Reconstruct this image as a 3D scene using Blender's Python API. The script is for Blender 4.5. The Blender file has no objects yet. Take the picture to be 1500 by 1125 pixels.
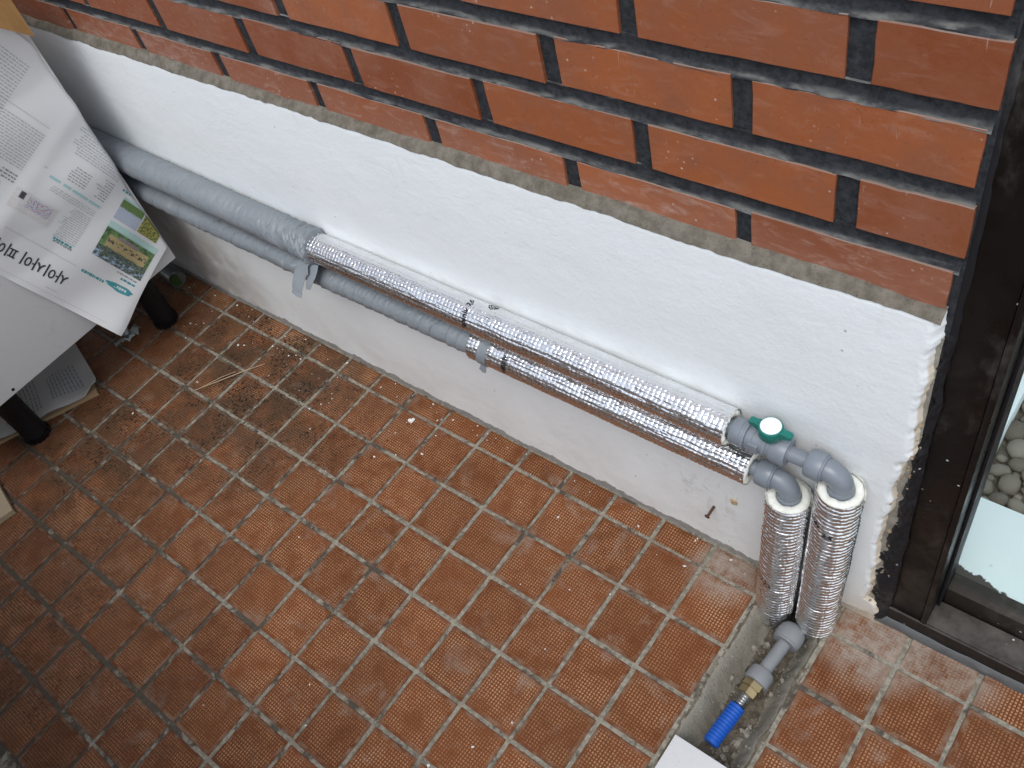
import bpy, bmesh, math, random
import numpy as np
from mathutils import Vector, Matrix, Euler

SC = bpy.context.scene
COL = SC.collection
R = math.radians
random.seed(7)
rng = np.random.default_rng(7)

# ------------------------------------------------------------------ camera
cd = bpy.data.cameras.new('camera')
cam = bpy.data.objects.new('camera', cd)
COL.objects.link(cam)
cd.sensor_width = 36.0
cd.lens = 1342.49 / 1500.0 * 36.0
cd.clip_start = 0.02
cd.clip_end = 500.0
right = Vector((0.77565, 0.59737, -0.20376))
down = Vector((0.36722, -0.68968, -0.62409))
fwd = Vector((-0.51334, 0.40925, -0.75432))
m = Matrix((right, -down, -fwd)).transposed().to_4x4()
m.translation = Vector((0.0, -0.5999, 1.2935))
cam.matrix_world = m
SC.camera = cam

# ------------------------------------------------------------------ light
SUN_AZ, SUN_EL = R(158), R(62)          # azimuth clockwise from +Y
sdir = Vector((math.sin(SUN_AZ) * math.cos(SUN_EL), math.cos(SUN_AZ) * math.cos(SUN_EL), math.sin(SUN_EL)))
w = bpy.data.worlds.new('World')
SC.world = w
w.use_nodes = True
wn = w.node_tree
wn.nodes.clear()
wo = wn.nodes.new('ShaderNodeOutputWorld')
bg = wn.nodes.new('ShaderNodeBackground')
sky = wn.nodes.new('ShaderNodeTexSky')
sky.sky_type = 'NISHITA'
sky.sun_disc = False
sky.sun_elevation = SUN_EL
sky.sun_rotation = SUN_AZ
sky.dust_density = 1.5
hs = wn.nodes.new('ShaderNodeHueSaturation')
hs.inputs['Saturation'].default_value = 0.45
wn.links.new(sky.outputs[0], hs.inputs['Color'])
wn.links.new(hs.outputs[0], bg.inputs[0])
wn.links.new(bg.outputs[0], wo.inputs[0])
bg.inputs[1].default_value = 0.15
sl = bpy.data.lights.new('sun', 'SUN')
sl.energy = 1.25
sl.angle = R(40)
sl.color = (1.0, 0.99, 0.97)
so = bpy.data.objects.new('sun', sl)
COL.objects.link(so)
so.rotation_euler = (-sdir).to_track_quat('-Z', 'Y').to_euler()
so.location = (0, 0, 5)
SC.view_settings.view_transform = 'Standard'
SC.view_settings.look = 'None'
SC.view_settings.gamma = 1.0
SC.view_settings.use_curve_mapping = False
SC.view_settings.exposure = 0.47
SC.cycles.use_denoising = True
SC.cycles.max_bounces = 5
SC.cycles.glossy_bounces = 4
SC.cycles.diffuse_bounces = 3
SC.cycles.adaptive_threshold = 0.02
SC.cycles.sample_clamp_indirect = 6.0


# ------------------------------------------------------------------ helpers
def hsh(i, j, s):
    v = np.sin(i * 127.1 + j * 311.7 + s * 74.7) * 43758.5453
    return v - np.floor(v)


def vn(x, y, s=0.0):
    """2-D value noise, 0..1, vectorised"""
    x = np.asarray(x, float)
    y = np.asarray(y, float)
    i, j = np.floor(x), np.floor(y)
    u, v = x - i, y - j
    u, v = u * u * (3 - 2 * u), v * v * (3 - 2 * v)
    return (hsh(i, j, s) * (1 - u) * (1 - v) + hsh(i + 1, j, s) * u * (1 - v)
            + hsh(i, j + 1, s) * (1 - u) * v + hsh(i + 1, j + 1, s) * u * v)


def fbm(x, y, s=0.0, o=4):
    t, a, f, n = 0, 0.5, 1.0, 0
    for k in range(o):
        t = t + a * vn(np.asarray(x) * f, np.asarray(y) * f, s + k)
        n += a
        a *= 0.5
        f *= 2.03
    return t / n


def meshdata(name, V, F, smooth=False):
    me = bpy.data.meshes.new(name)
    me.from_pydata([tuple(map(float, v)) for v in V], [], [tuple(int(i) for i in f) for f in F])
    me.update()
    if smooth:
        me.polygons.foreach_set('use_smooth', [True] * len(me.polygons))
    return me


def link(name, me, mat=None, parent=None, loc=None, rot=None):
    o = bpy.data.objects.new(name, me)
    COL.objects.link(o)
    if mat is not None and not me.materials:
        me.materials.append(mat)
    if parent is not None:
        o.parent = parent
    if loc is not None:
        o.location = loc
    if rot is not None:
        o.rotation_euler = rot
    return o


def tag(o, label=None, cat=None, group=None, kind=None):
    if label: o['label'] = label
    if cat: o['category'] = cat
    if group: o['group'] = group
    if kind: o['kind'] = kind
    return o


def empty(name, loc=(0, 0, 0)):
    o = bpy.data.objects.new(name, None)
    o.empty_display_size = 0.05
    o.location = loc
    COL.objects.link(o)
    return o


def place(o, parent):
    """parent o keeping its world placement (parents are unrotated empties or meshes)"""
    o.parent = parent
    o.location = Vector(o.location) - parent_world(parent)
    return o


def parent_world(p):
    v = Vector(p.location)
    while p.parent:
        p = p.parent
        v += Vector(p.location)
    return v


class MB:
    def __init__(self):
        self.V, self.F = [], []

    def add(self, V, F):
        b = len(self.V)
        self.V += [tuple(map(float, v)) for v in V]
        self.F += [tuple(int(i) + b for i in f) for f in F]
        return self

    def box(self, a, b, bev=0.0):
        bm = bmesh.new()
        bmesh.ops.create_cube(bm, size=1.0)
        for v in bm.verts:
            v.co = Vector([(a[i] + b[i]) / 2 + v.co[i] * (b[i] - a[i]) for i in range(3)])
        if bev:
            bmesh.ops.bevel(bm, geom=bm.edges[:], offset=bev, segments=2, affect='EDGES', profile=0.6)
        bm.verts.index_update()
        self.add([v.co for v in bm.verts], [[v.index for v in f.verts] for f in bm.faces])
        bm.free()
        return self

    def tube(self, pts, rad, seg=24, caps=True, inner=None):
        """tube along a polyline with a radius per point; straight frames carried along"""
        pts = [Vector(p) for p in pts]
        if not hasattr(rad, '__len__'): rad = [rad] * len(pts)
        n = len(pts)
        V, F = [], []
        prev = None
        for i, p in enumerate(pts):
            t = (pts[min(i + 1, n - 1)] - pts[max(i - 1, 0)]).normalized()
            if prev is None:
                a = Vector((0, 0, 1)) if abs(t.z) < 0.9 else Vector((1, 0, 0))
                u = t.cross(a).normalized()
            else:
                u = (prev - t * prev.dot(t)).normalized()
            prev = u
            v = t.cross(u)
            for k in range(seg):
                th = 2 * math.pi * k / seg
                V.append(p + (u * math.cos(th) + v * math.sin(th)) * rad[i])
        for i in range(n - 1):
            for k in range(seg):
                a, b = i * seg + k, i * seg + (k + 1) % seg
                F.append((a, b, b + seg, a + seg))
        if caps:
            F.append(tuple(range(seg))[::-1])
            F.append(tuple((n - 1) * seg + k for k in range(seg)))
        return self.add(V, F)

    def lathe(self, p0, axis, prof, seg=32, caps=True):
        """prof: list of (distance along axis, radius) - repeated distances give sharp steps"""
        p0, axis = Vector(p0), Vector(axis).normalized()
        a = Vector((0, 0, 1)) if abs(axis.z) < 0.9 else Vector((1, 0, 0))
        u = axis.cross(a).normalized()
        v = axis.cross(u)
        V, F = [], []
        for d, r in prof:
            for k in range(seg):
                th = 2 * math.pi * (k + 0.5) / seg
                V.append(p0 + axis * d + (u * math.cos(th) + v * math.sin(th)) * max(r, 1e-5))
        n = len(prof)
        for i in range(n - 1):
            for k in range(seg):
                q, b = i * seg + k, i * seg + (k + 1) % seg
                F.append((q, b, b + seg, q + seg))
        if caps:
            F.append(tuple(range(seg))[::-1])
            F.append(tuple((n - 1) * seg + k for k in range(seg)))
        return self.add(V, F)

    def grid(self, P):
        """P: array (n, m, 3)"""
        n, mm = P.shape[:2]
        F = [(i * mm + j, i * mm + j + 1, (i + 1) * mm + j + 1, (i + 1) * mm + j) for i in range(n - 1) for j in range(mm - 1)]
        return self.add(P.reshape(-1, 3), F)

    def build(self, name, mat, parent=None, smooth=True, angle=35):
        me = meshdata(name, self.V, self.F)
        bm = bmesh.new()
        bm.from_mesh(me)
        bmesh.ops.recalc_face_normals(bm, faces=bm.faces[:])
        bm.to_mesh(me)
        bm.free()
        if smooth:
            me.polygons.foreach_set('use_smooth', [True] * len(me.polygons))
            try:
                me.set_sharp_from_angle(angle=R(angle))
            except Exception:
                pass
        me.materials.append(mat)
        o = bpy.data.objects.new(name, me)
        COL.objects.link(o)
        if parent is not None:
            o.parent = parent
            pw = parent_world(parent)
            me.transform(Matrix.Translation(-pw))
        return o


# ------------------------------------------------------------------ material helpers
class NT:
    def __init__(self, name):
        self.m = bpy.data.materials.new(name)
        self.m.use_nodes = True
        self.t = self.m.node_tree
        self.t.nodes.clear()
        self.out = self.t.nodes.new('ShaderNodeOutputMaterial')
        self.b = self.t.nodes.new('ShaderNodeBsdfPrincipled')
        self.t.links.new(self.b.outputs[0], self.out.inputs[0])

    def set(self, node, inp, v):
        s = node.inputs[inp]
        if hasattr(v, 'is_output') or isinstance(v, bpy.types.NodeSocket):
            self.t.links.new(v, s)
        elif isinstance(v, (tuple, list)) and len(v) == 3 and s.type == 'RGBA':
            s.default_value = (*v, 1)
        else:
            s.default_value = v

    def P(self, **k):
        names = {'color': 'Base Color', 'rough': 'Roughness', 'metal': 'Metallic', 'normal': 'Normal', 'spec': 'Specular IOR Level',
                 'trans': 'Transmission Weight', 'ior': 'IOR', 'coat': 'Coat Weight', 'sss': 'Subsurface Weight', 'alpha': 'Alpha'}
        for a, v in k.items(): self.set(self.b, names[a], v)
        return self.m

    def node(self, typ, **k):
        n = self.t.nodes.new(typ)
        for a, v in k.items(): setattr(n, a, v)
        return n

    def coord(self, kind='Object'):
        if kind == 'World':
            return self.node('ShaderNodeNewGeometry').outputs['Position']
        return self.node('ShaderNodeTexCoord').outputs[kind]

    def normal(self):
        return self.node('ShaderNodeNewGeometry').outputs['Normal']

    def noise(self, vec, scale, detail=4, rough=0.55, dist=0.0):
        n = self.node('ShaderNodeTexNoise')
        self.set(n, 'Vector', vec)
        self.set(n, 'Scale', scale)
        self.set(n, 'Detail', detail)
        self.set(n, 'Roughness', rough)
        self.set(n, 'Distortion', dist)
        return n.outputs['Fac']

    def voro(self, vec, scale, feature='F1', out='Distance', rnd=1.0):
        n = self.node('ShaderNodeTexVoronoi', feature=feature)
        self.set(n, 'Vector', vec)
        self.set(n, 'Scale', scale)
        self.set(n, 'Randomness', rnd)
        return n.outputs[out]

    def ramp(self, v, a, b, lo=0.0, hi=1.0, smooth=True):
        n = self.node('ShaderNodeMapRange', clamp=True)
        if smooth: n.interpolation_type = 'SMOOTHSTEP'
        self.set(n, 'Value', v)
        for i, x in zip(('From Min', 'From Max', 'To Min', 'To Max'), (a, b, lo, hi)): self.set(n, i, x)
        return n.outputs['Result']

    def math(self, op, a, b=0.0, c=0.0):
        n = self.node('ShaderNodeMath', operation=op)
        self.set(n, 0, a)
        self.set(n, 1, b)
        self.set(n, 2, c)
        return n.outputs[0]

    def mul(self, *a):
        r = a[0]
        for x in a[1:]: r = self.math('MULTIPLY', r, x)
        return r

    def add(self, a, b): return self.math('ADD', a, b)

    def mx(self, a, b): return self.math('MAXIMUM', a, b)

    def sep(self, v):
        n = self.node('ShaderNodeSeparateXYZ')
        self.set(n, 0, v)
        return n.outputs

    def scale(self, v, s):
        n = self.node('ShaderNodeMapping')
        self.set(n, 'Vector', v)
        n.inputs['Scale'].default_value = s
        return n.outputs[0]

    def mix(self, fac, a, b, blend='MIX'):
        n = self.node('ShaderNodeMix', data_type='RGBA', blend_type=blend)
        self.set(n, 0, fac)
        self.set(n, 6, a)
        self.set(n, 7, b)
        return n.outputs[2]

    def rand(self):
        return self.node('ShaderNodeObjectInfo').outputs['Random']

    def bump(self, h, strength=0.3, dist=0.001, prev=None):
        n = self.node('ShaderNodeBump')
        self.set(n, 'Height', h)
        self.set(n, 'Strength', strength)
        self.set(n, 'Distance', dist)
        if prev is not None: self.set(n, 'Normal', prev)
        return n.outputs[0]

    def blob(self, pos, c, r0, r1):
        """1 inside r0 of world point c, 0 beyond r1"""
        n = self.node('ShaderNodeVectorMath', operation='DISTANCE')
        self.set(n, 0, pos)
        n.inputs[1].default_value = c
        return self.ramp(n.outputs['Value'], r0, r1, 1.0, 0.0)


def plain(name, col, rough=0.5, metal=0.0, var=0.12, bump=0.0, scale=60, spec=0.5):
    n = NT(name)
    p = n.coord('Object')
    f = n.noise(p, scale, 4)
    c = n.mix(f, tuple(x * (1 - var) for x in col), tuple(min(1, x * (1 + var)) for x in col))
    n.P(color=c, rough=n.ramp(f, 0.3, 0.7, max(rough - 0.08, 0.03), min(rough + 0.08, 1)), metal=metal, spec=spec)
    if bump: n.P(normal=n.bump(n.noise(p, scale * 4, 3), bump, 0.0006))
    return n.m


# ------------------------------------------------------------------ materials
def tile_material(name, ribbed=False):
    n = NT(name)
    o = n.coord('Object')
    p = n.coord('World')
    s = n.sep(o)
    N = 17 / 0.080
    half = 0.0385

    def cell(v, k, w0, w1):
        fx = n.math('FRACT', n.math('MULTIPLY_ADD', v, k, 100.5))
        return n.ramp(n.math('ABSOLUTE', n.math('SUBTRACT', fx, 0.5)), w0, w1, 1.0, 0.0)
    jit = n.noise(p, 260, 1)
    cx = cell(s[0], N, n.ramp(jit, 0.3, 0.7, 0.14, 0.26), n.ramp(jit, 0.3, 0.7, 0.30, 0.42))
    cy = cell(s[1], N, n.ramp(jit, 0.3, 0.7, 0.18, 0.30), n.ramp(jit, 0.3, 0.7, 0.36, 0.46))
    dots = cy if ribbed else n.mul(cx, cy)
    inside = n.mul(n.ramp(n.math('ABSOLUTE', s[0]), half, half - 0.0012, 0, 1), n.ramp(n.math('ABSOLUTE', s[1]), half, half - 0.0012, 0, 1))
    dots = n.mul(dots, inside)
    rnd = n.rand()
    big = n.noise(p, 7, 4, 0.6)
    body = n.mix(rnd, (0.105, 0.0320, 0.0100), (0.180, 0.0560, 0.0175))
    body = n.mix(n.ramp(big, 0.35, 0.7), body, (0.132, 0.046, 0.0165))
    top = n.mix(rnd, (0.370, 0.184, 0.094), (0.470, 0.248, 0.134))
    fine = n.noise(p, 90, 3)
    worn = n.ramp(n.math('FRACT', n.mul(rnd, 7.31)), 0.0, 1.0, 0.55, 1.0, False)
    dotc = n.mul(dots, n.ramp(n.noise(p, 28, 4), 0.28, 0.62, 0.22, 0.98), worn)
    c = n.mix(dotc, body, top)
    # pale cement haze left on the tiles near the works, and thin dust everywhere
    haze = n.mul(n.ramp(n.noise(p, 17, 4, 0.62, 0.6), 0.54, 0.78), 0.42)
    smear = n.mx(n.blob(p, (-0.13, -0.01, 0), 0.045, 0.10), n.blob(p, (-0.36, -0.03, 0), 0.015, 0.075))
    smear = n.mx(smear, n.mul(n.blob(p, (-0.02, 0.0, 0), 0.02, 0.07), 0.7))
    haze = n.mx(haze, n.mul(smear, n.ramp(n.noise(p, 34, 3, 0.6), 0.25, 0.55)))
    c = n.mix(n.mul(haze, n.ramp(fine, 0.25, 0.7, 0.45, 1.0)), c, (0.32, 0.27, 0.225))
    # soil and mould ground into the far corner by the cabinet, plus painted shade near left
    soil = n.mx(n.blob(p, (-1.36, -0.13, 0), 0.12, 0.40), n.mul(n.blob(p, (-1.52, -0.42, 0), 0.05, 0.30), 0.85))
    soil = n.mx(soil, n.mul(n.blob(p, (-1.45, -0.95, 0), 0.30, 0.75), 0.50))  # near left corner: some dirt, and the corner's shade put into the colour
    film = n.mul(soil, n.ramp(n.noise(p, 11, 3, 0.65), 0.30, 0.60, 0.15, 0.80))
    c = n.mix(film, c, (0.062, 0.041, 0.025))
    specks = n.mul(soil, n.ramp(n.noise(p, 150, 3, 0.7), 0.50, 0.60), n.ramp(n.noise(p, 13, 3), 0.42, 0.58))
    c = n.mix(specks, c, (0.018, 0.015, 0.012))
    grime = n.mul(n.math('SUBTRACT', 1.0, inside), n.ramp(n.noise(p, 60, 3), 0.35, 0.7, 0.0, 0.35))
    c = n.mix(grime, c, (0.30, 0.24, 0.18))
    h = n.add(n.mul(dots, 1.0), n.mul(fine, 0.35))
    return n.P(color=c, rough=n.ramp(fine, 0.2, 0.8, 0.48, 0.72), normal=n.bump(h, 0.75, 0.0009), spec=0.16)


M = {}
M['tile'] = tile_material('tile')
M['tile_ribbed'] = tile_material('tile_ribbed', True)


def grout():
    n = NT('grout')
    p = n.coord('World')
    s = n.sep(p)
    a = n.noise(p, 130, 5, 0.75)
    c = n.mix(n.ramp(a, 0.30, 0.68), (0.150, 0.136, 0.106), (0.33, 0.305, 0.246))
    left = n.ramp(s[0], -0.40, -1.55, 0.0, 1.0)
    near = n.ramp(s[1], -0.20, -0.75, 0.15, 1.0)
    d = n.noise(p, 17, 6, 0.72, 0.5)
    dirt = n.ramp(n.add(d, n.mul(n.mul(left, near), 0.24)), 0.52, 0.64)
    c = n.mix(n.mul(dirt, 0.88), c, (0.055, 0.047, 0.036))
    c = n.mix(n.ramp(n.noise(p, 420, 2), 0.62, 0.72), c, (0.10, 0.11, 0.12))
    return n.P(color=c, rough=0.92, normal=n.bump(a, 0.8, 0.0015), spec=0.2)


M['grout'] = grout()


def brick(name):
    n = NT(name)
    p = n.coord('World')
    s = n.sep(p)
    rnd = n.rand()
    c = n.mix(rnd, (0.205, 0.055, 0.0190), (0.345, 0.106, 0.0370))
    c = n.mix(n.ramp(n.noise(p, 14, 4, 0.6), 0.35, 0.7), c, (0.240, 0.084, 0.042))
    f = n.noise(p, 200, 3, 0.6)
    c = n.mix(n.mul(n.ramp(f, 0.5, 0.8), 0.25), c, (0.22, 0.07, 0.035))
    # lime bloom: strongest on the bottom course next to the cement fillet
    low = n.ramp(s[2], 0.71, 0.64, 0.0, 1.0)
    bloom = n.mul(n.ramp(n.noise(n.scale(p, (1, 1, 3)), 26, 6, 0.7, 0.8), 0.48, 0.80), n.add(0.17, n.mul(low, 0.70)))
    c = n.mix(bloom, c, (0.52, 0.40, 0.34))
    c = n.mix(n.mul(low, 0.30), c, (0.36, 0.17, 0.12))
    spk = n.mul(n.ramp(n.voro(p, 95), 0.16, 0.08), n.ramp(n.noise(p, 9), 0.50, 0.62))
    c = n.mix(n.mul(spk, 0.55), c, (0.62, 0.52, 0.45))
    pores = n.mul(n.ramp(n.noise(p, 330, 2, 0.6), 0.63, 0.72), n.ramp(n.noise(p, 21, 3), 0.40, 0.6))
    c = n.mix(n.mul(pores, 0.55), c, (0.09, 0.035, 0.02))
    scr = n.mul(n.ramp(n.noise(n.scale(p, (6, 1, 1)), 34, 3, 0.6, 1.5), 0.66, 0.72), n.ramp(n.noise(p, 8, 2), 0.5, 0.6))
    c = n.mix(n.mul(scr, 0.4), c, (0.50, 0.42, 0.36))
    # mortar dust lies on the upper arris of every brick
    up = n.ramp(n.sep(n.normal())[2], 0.35, 0.75)
    c = n.mix(n.mul(up, 0.8), c, (0.20, 0.175, 0.15))
    return n.P(color=c, rough=n.ramp(f, 0.3, 0.7, 0.42, 0.6), normal=n.bump(n.add(f, n.mul(n.noise(p, 30, 3), 2.0)), 0.25, 0.0007), spec=0.4)


M['brick'] = brick('brick')


def mortar():
    n = NT('black_mortar')
    p = n.coord('World')
    a = n.noise(p, 160, 5, 0.65)
    c = n.mix(n.ramp(a, 0.3, 0.7), (0.011, 0.013, 0.016), (0.034, 0.037, 0.043))
    up = n.ramp(n.sep(n.normal())[2], 0.16, 0.50)
    c = n.mix(n.mul(up, n.ramp(n.noise(n.scale(p, (0.35, 1, 1)), 60, 4, 0.7), 0.34, 0.62, 0.06, 0.85)), c, (0.175, 0.172, 0.162))
    return n.P(color=c, rough=0.8, normal=n.bump(a, 0.7, 0.0012), spec=0.3)


M['mortar'] = mortar()


def cement(name, a=(0.20, 0.185, 0.155), b=(0.36, 0.335, 0.285), sc=45):
    n = NT(name)
    p = n.coord('World')
    f = n.noise(p, sc, 6, 0.65)
    c = n.mix(n.ramp(f, 0.25, 0.75), a, b)
    c = n.mix(n.ramp(n.noise(p, sc * 9, 2), 0.62, 0.75), c, tuple(x * 0.45 for x in a))
    return n.P(color=c, rough=0.93, normal=n.bump(n.add(f, n.mul(n.noise(p, sc * 6, 3), 0.5)), 0.9, 0.002), spec=0.2)


M['cement'] = cement('cement')
M['fillet'] = cement('cement_fillet', (0.095, 0.085, 0.066), (0.200, 0.182, 0.150), 60)


def soil():
    n = NT('trench_soil')
    p = n.coord('World')
    f = n.noise(p, 55, 5, 0.65)
    c = n.mix(n.ramp(f, 0.25, 0.75), (0.070, 0.057, 0.041), (0.185, 0.160, 0.125))
    g = n.noise(p, 40, 4, 0.6)
    side = n.ramp(n.add(n.sep(n.normal())[2], n.mul(g, 0.20)), 0.92, 0.78)
    c = n.mix(side, c, n.mix(g, (0.20, 0.185, 0.150), (0.33, 0.305, 0.255)))
    c = n.mix(n.ramp(n.noise(p, 420, 2), 0.60, 0.75), c, (0.05, 0.042, 0.032))
    return n.P(color=c, rough=0.95, normal=n.bump(n.add(f, n.mul(n.noise(p, 330, 3), 0.5)), 0.9, 0.002), spec=0.15)


M['soil'] = soil()
M['stone'] = cement('rubble_stone', (0.17, 0.155, 0.13), (0.36, 0.335, 0.29), 80)


def plaster():
    n = NT('white_plaster')
    p = n.coord('World')
    s = n.sep(p)
    q = n.noise(p, 5, 4, 0.6)
    c = n.mix(q, (0.765, 0.80, 0.808), (0.815, 0.845, 0.852))
    c = n.mix(n.mul(n.ramp(n.noise(p, 24, 5, 0.7), 0.60, 0.82), 0.28), c, (0.58, 0.57, 0.55))
    # patchy grey towards the floor and by the cabinet, scuffs by the old fixings
    low = n.ramp(s[2], 0.26, 0.02, 0.0, 1.0)
    c = n.mix(n.mul(low, n.ramp(n.noise(p, 9, 5, 0.65), 0.30, 0.75, 0.06, 0.42)), c, (0.56, 0.52, 0.48))
    scuff = n.mx(n.blob(p, (-0.40, 0, 0.14), 0.01, 0.10), n.blob(p, (-0.36, 0, 0.15), 0.004, 0.03))
    c = n.mix(n.mul(scuff, n.ramp(n.noise(n.scale(p, (1, 1, 0.6)), 40, 5, 0.7, 1.0), 0.48, 0.72), 0.55), c, (0.38, 0.33, 0.28))
    c = n.mix(n.mul(n.blob(p, (-1.62, 0, 0.10), 0.05, 0.26), n.ramp(n.noise(p, 20, 4), 0.2, 0.6, 0.25, 0.8)), c, (0.33, 0.31, 0.28))
    # paint stops short of the floor: raw cement shows in an uneven line
    e = n.add(n.mul(n.noise(n.scale(p, (1, 1, 0.3)), 16, 5, 0.65), 0.040), n.mul(n.noise(p, 90, 3), 0.008))
    raw = n.ramp(n.math('SUBTRACT', s[2], e), -0.0095, -0.0125, 0.0, 1.0)
    c = n.mix(raw, c, n.mix(n.noise(p, 70, 4), (0.16, 0.155, 0.145), (0.42, 0.41, 0.39)))
    side = n.mul(n.ramp(s[1], 0.0030, 0.0070), n.ramp(s[0], -0.24, -0.20), n.ramp(s[2], 0.60, 0.55))
    c = n.mix(n.mul(side, 0.9), c, n.mix(n.noise(p, 80, 4), (0.42, 0.33, 0.22), (0.72, 0.66, 0.55)))
    spk = n.mul(n.ramp(n.voro(p, 34), 0.075, 0.04), n.ramp(n.noise(p, 7, 2), 0.48, 0.6))
    c = n.mix(n.mul(spk, 0.7), c, (0.30, 0.28, 0.25))
    drip = n.mul(n.ramp(n.noise(n.scale(p, (1, 1, 0.10)), 44, 3, 0.6), 0.63, 0.74), n.ramp(s[2], 0.54, 0.63))
    c = n.mix(n.mul(drip, 0.38), c, (0.52, 0.50, 0.45))
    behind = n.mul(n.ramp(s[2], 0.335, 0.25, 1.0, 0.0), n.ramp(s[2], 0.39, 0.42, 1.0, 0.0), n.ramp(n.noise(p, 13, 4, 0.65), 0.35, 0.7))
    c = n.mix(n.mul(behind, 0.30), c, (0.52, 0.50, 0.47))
    trowel = n.noise(n.scale(p, (0.45, 1, 1.5)), 20, 4, 0.6, 0.9)
    h = n.add(n.add(n.mul(n.noise(p, 34, 5, 0.6), 0.9), n.mul(n.noise(p, 150, 4, 0.6), 0.5)), n.mul(trowel, 0.6))
    return n.P(color=c, rough=0.82, normal=n.bump(h, 0.42, 0.0022), spec=0.25)


M['plaster'] = plaster()


def darkframe(name, base, scuffmul=1.0, rough=0.34, updust=0.55):
    n = NT(name)
    p = n.coord('World')
    a = n.noise(p, 22, 6, 0.7, 0.5)
    c = n.mix(n.noise(p, 6), base, tuple(x * 1.6 for x in base))
    dust = n.ramp(n.noise(n.scale(p, (1, 1, 0.5)), 15, 6, 0.72), 0.52, 0.80)
    c = n.mix(n.mul(dust, 0.32 * scuffmul), c, (0.20, 0.185, 0.17))
    up = n.ramp(n.sep(n.normal())[2], 0.5, 0.9)
    c = n.mix(n.mul(up, n.ramp(n.noise(p, 30, 5, 0.65), 0.25, 0.75, updust * 0.2, updust)), c, (0.17, 0.155, 0.14))
    sp = n.mul(n.ramp(n.voro(p, 62), 0.11, 0.06), n.ramp(n.noise(p, 11, 2), 0.54, 0.60))
    c = n.mix(n.mul(sp, 0.8), c, (0.66, 0.65, 0.63))
    return n.P(color=c, rough=n.ramp(a, 0.3, 0.7, rough - 0.08, rough + 0.22), normal=n.bump(a, 0.12, 0.001), spec=0.22)


M['frame'] = darkframe('dark_frame_paint', (0.0040, 0.0030, 0.0026))
M['sealant'] = darkframe('black_sealant', (0.010, 0.010, 0.012), 1.3, 0.42)
M['sash'] = darkframe('dark_sash_paint', (0.020, 0.016, 0.0125), 1.0, 0.45, 0.12)
M['rail'] = darkframe('dark_rail_paint', (0.016, 0.013, 0.011), 1.2, 0.45, 0.50)


def foil(name):
    n = NT(name)
    p = n.coord('Object')
    a = n.noise(p, 520, 3, 0.6)
    b = n.noise(p, 70, 4, 0.6)
    c = n.mix(b, (0.78, 0.785, 0.79), (0.93, 0.93, 0.93))
    return n.P(color=c, metal=1.0, rough=n.ramp(b, 0.3, 0.7, 0.13, 0.22), normal=n.bump(n.noise(p, 260, 2, 0.5), 0.10, 0.0005))


M['foil'] = foil('embossed_foil')


def tape():
    n = NT('grey_tape')
    p = n.coord('World')
    b = n.noise(p, 16, 4, 0.6)
    c = n.mix(b, (0.170, 0.193, 0.212), (0.238, 0.262, 0.282))
    wr = n.noise(n.scale(p, (1, 0.25, 0.25)), 230, 4, 0.6, 0.5)
    c = n.mix(n.mul(n.ramp(n.noise(p, 34, 4), 0.58, 0.8), 0.35), c, (0.42, 0.43, 0.43))
    return n.P(color=c, rough=n.ramp(b, 0.3, 0.7, 0.38, 0.56), normal=n.bump(wr, 0.30, 0.0012), spec=0.45)


M['tape'] = tape()
M['pvc'] = plain('grey_pvc', (0.185, 0.210, 0.240), 0.36, var=0.16, bump=0.10, scale=45)
M['pvc_dusty'] = plain('dusty_grey_pvc', (0.20, 0.212, 0.222), 0.62, var=0.16, bump=0.2)
M['foam'] = plain('white_foam', (0.76, 0.765, 0.70), 0.9, var=0.06, bump=0.6, scale=120)
M['green'] = plain('green_plastic', (0.006, 0.150, 0.122), 0.33, var=0.05)
M['white_plastic'] = plain('white_plastic', (0.82, 0.84, 0.86), 0.35, var=0.03)
M['brass'] = plain('dull_brass', (0.40, 0.32, 0.18), 0.48, 1.0, var=0.25, bump=0.2)
M['steel'] = plain('corrugated_steel', (0.55, 0.55, 0.54), 0.3, 1.0, var=0.15)
M['blue'] = plain('blue_hose', (0.008, 0.085, 0.42), 0.4, var=0.10, bump=0.15)
M['black_ink'] = plain('black_ink', (0.012, 0.012, 0.013), 0.6)
M['blue_ink'] = plain('blue_ink', (0.03, 0.03, 0.30), 0.5)
M['black_plastic'] = plain('black_plastic', (0.0055, 0.0062, 0.0075), 0.42, var=0.3, bump=0.1, spec=0.3)
M['panel'] = plain('white_laminate', (0.64, 0.655, 0.655), 0.45, var=0.05, scale=9)


def scuffed(name, col, dirt, sc):
    n = NT(name)
    p = n.coord('World')
    c = n.mix(n.noise(p, 7, 3), tuple(x * 0.95 for x in col), col)
    c = n.mix(n.mul(n.ramp(n.noise(p, sc, 6, 0.7, 0.6), 0.55, 0.78), 0.45), c, dirt)
    c = n.mix(n.mul(n.ramp(n.voro(p, sc * 3.2), 0.09, 0.05), n.ramp(n.noise(p, 9, 2), 0.5, 0.6), 0.7), c, tuple(x * 0.5 for x in dirt))
    return n.P(color=c, rough=n.ramp(n.noise(p, sc, 3), 0.3, 0.7, 0.38, 0.6), normal=n.bump(n.noise(p, sc * 5, 3), 0.12, 0.0008))


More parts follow.
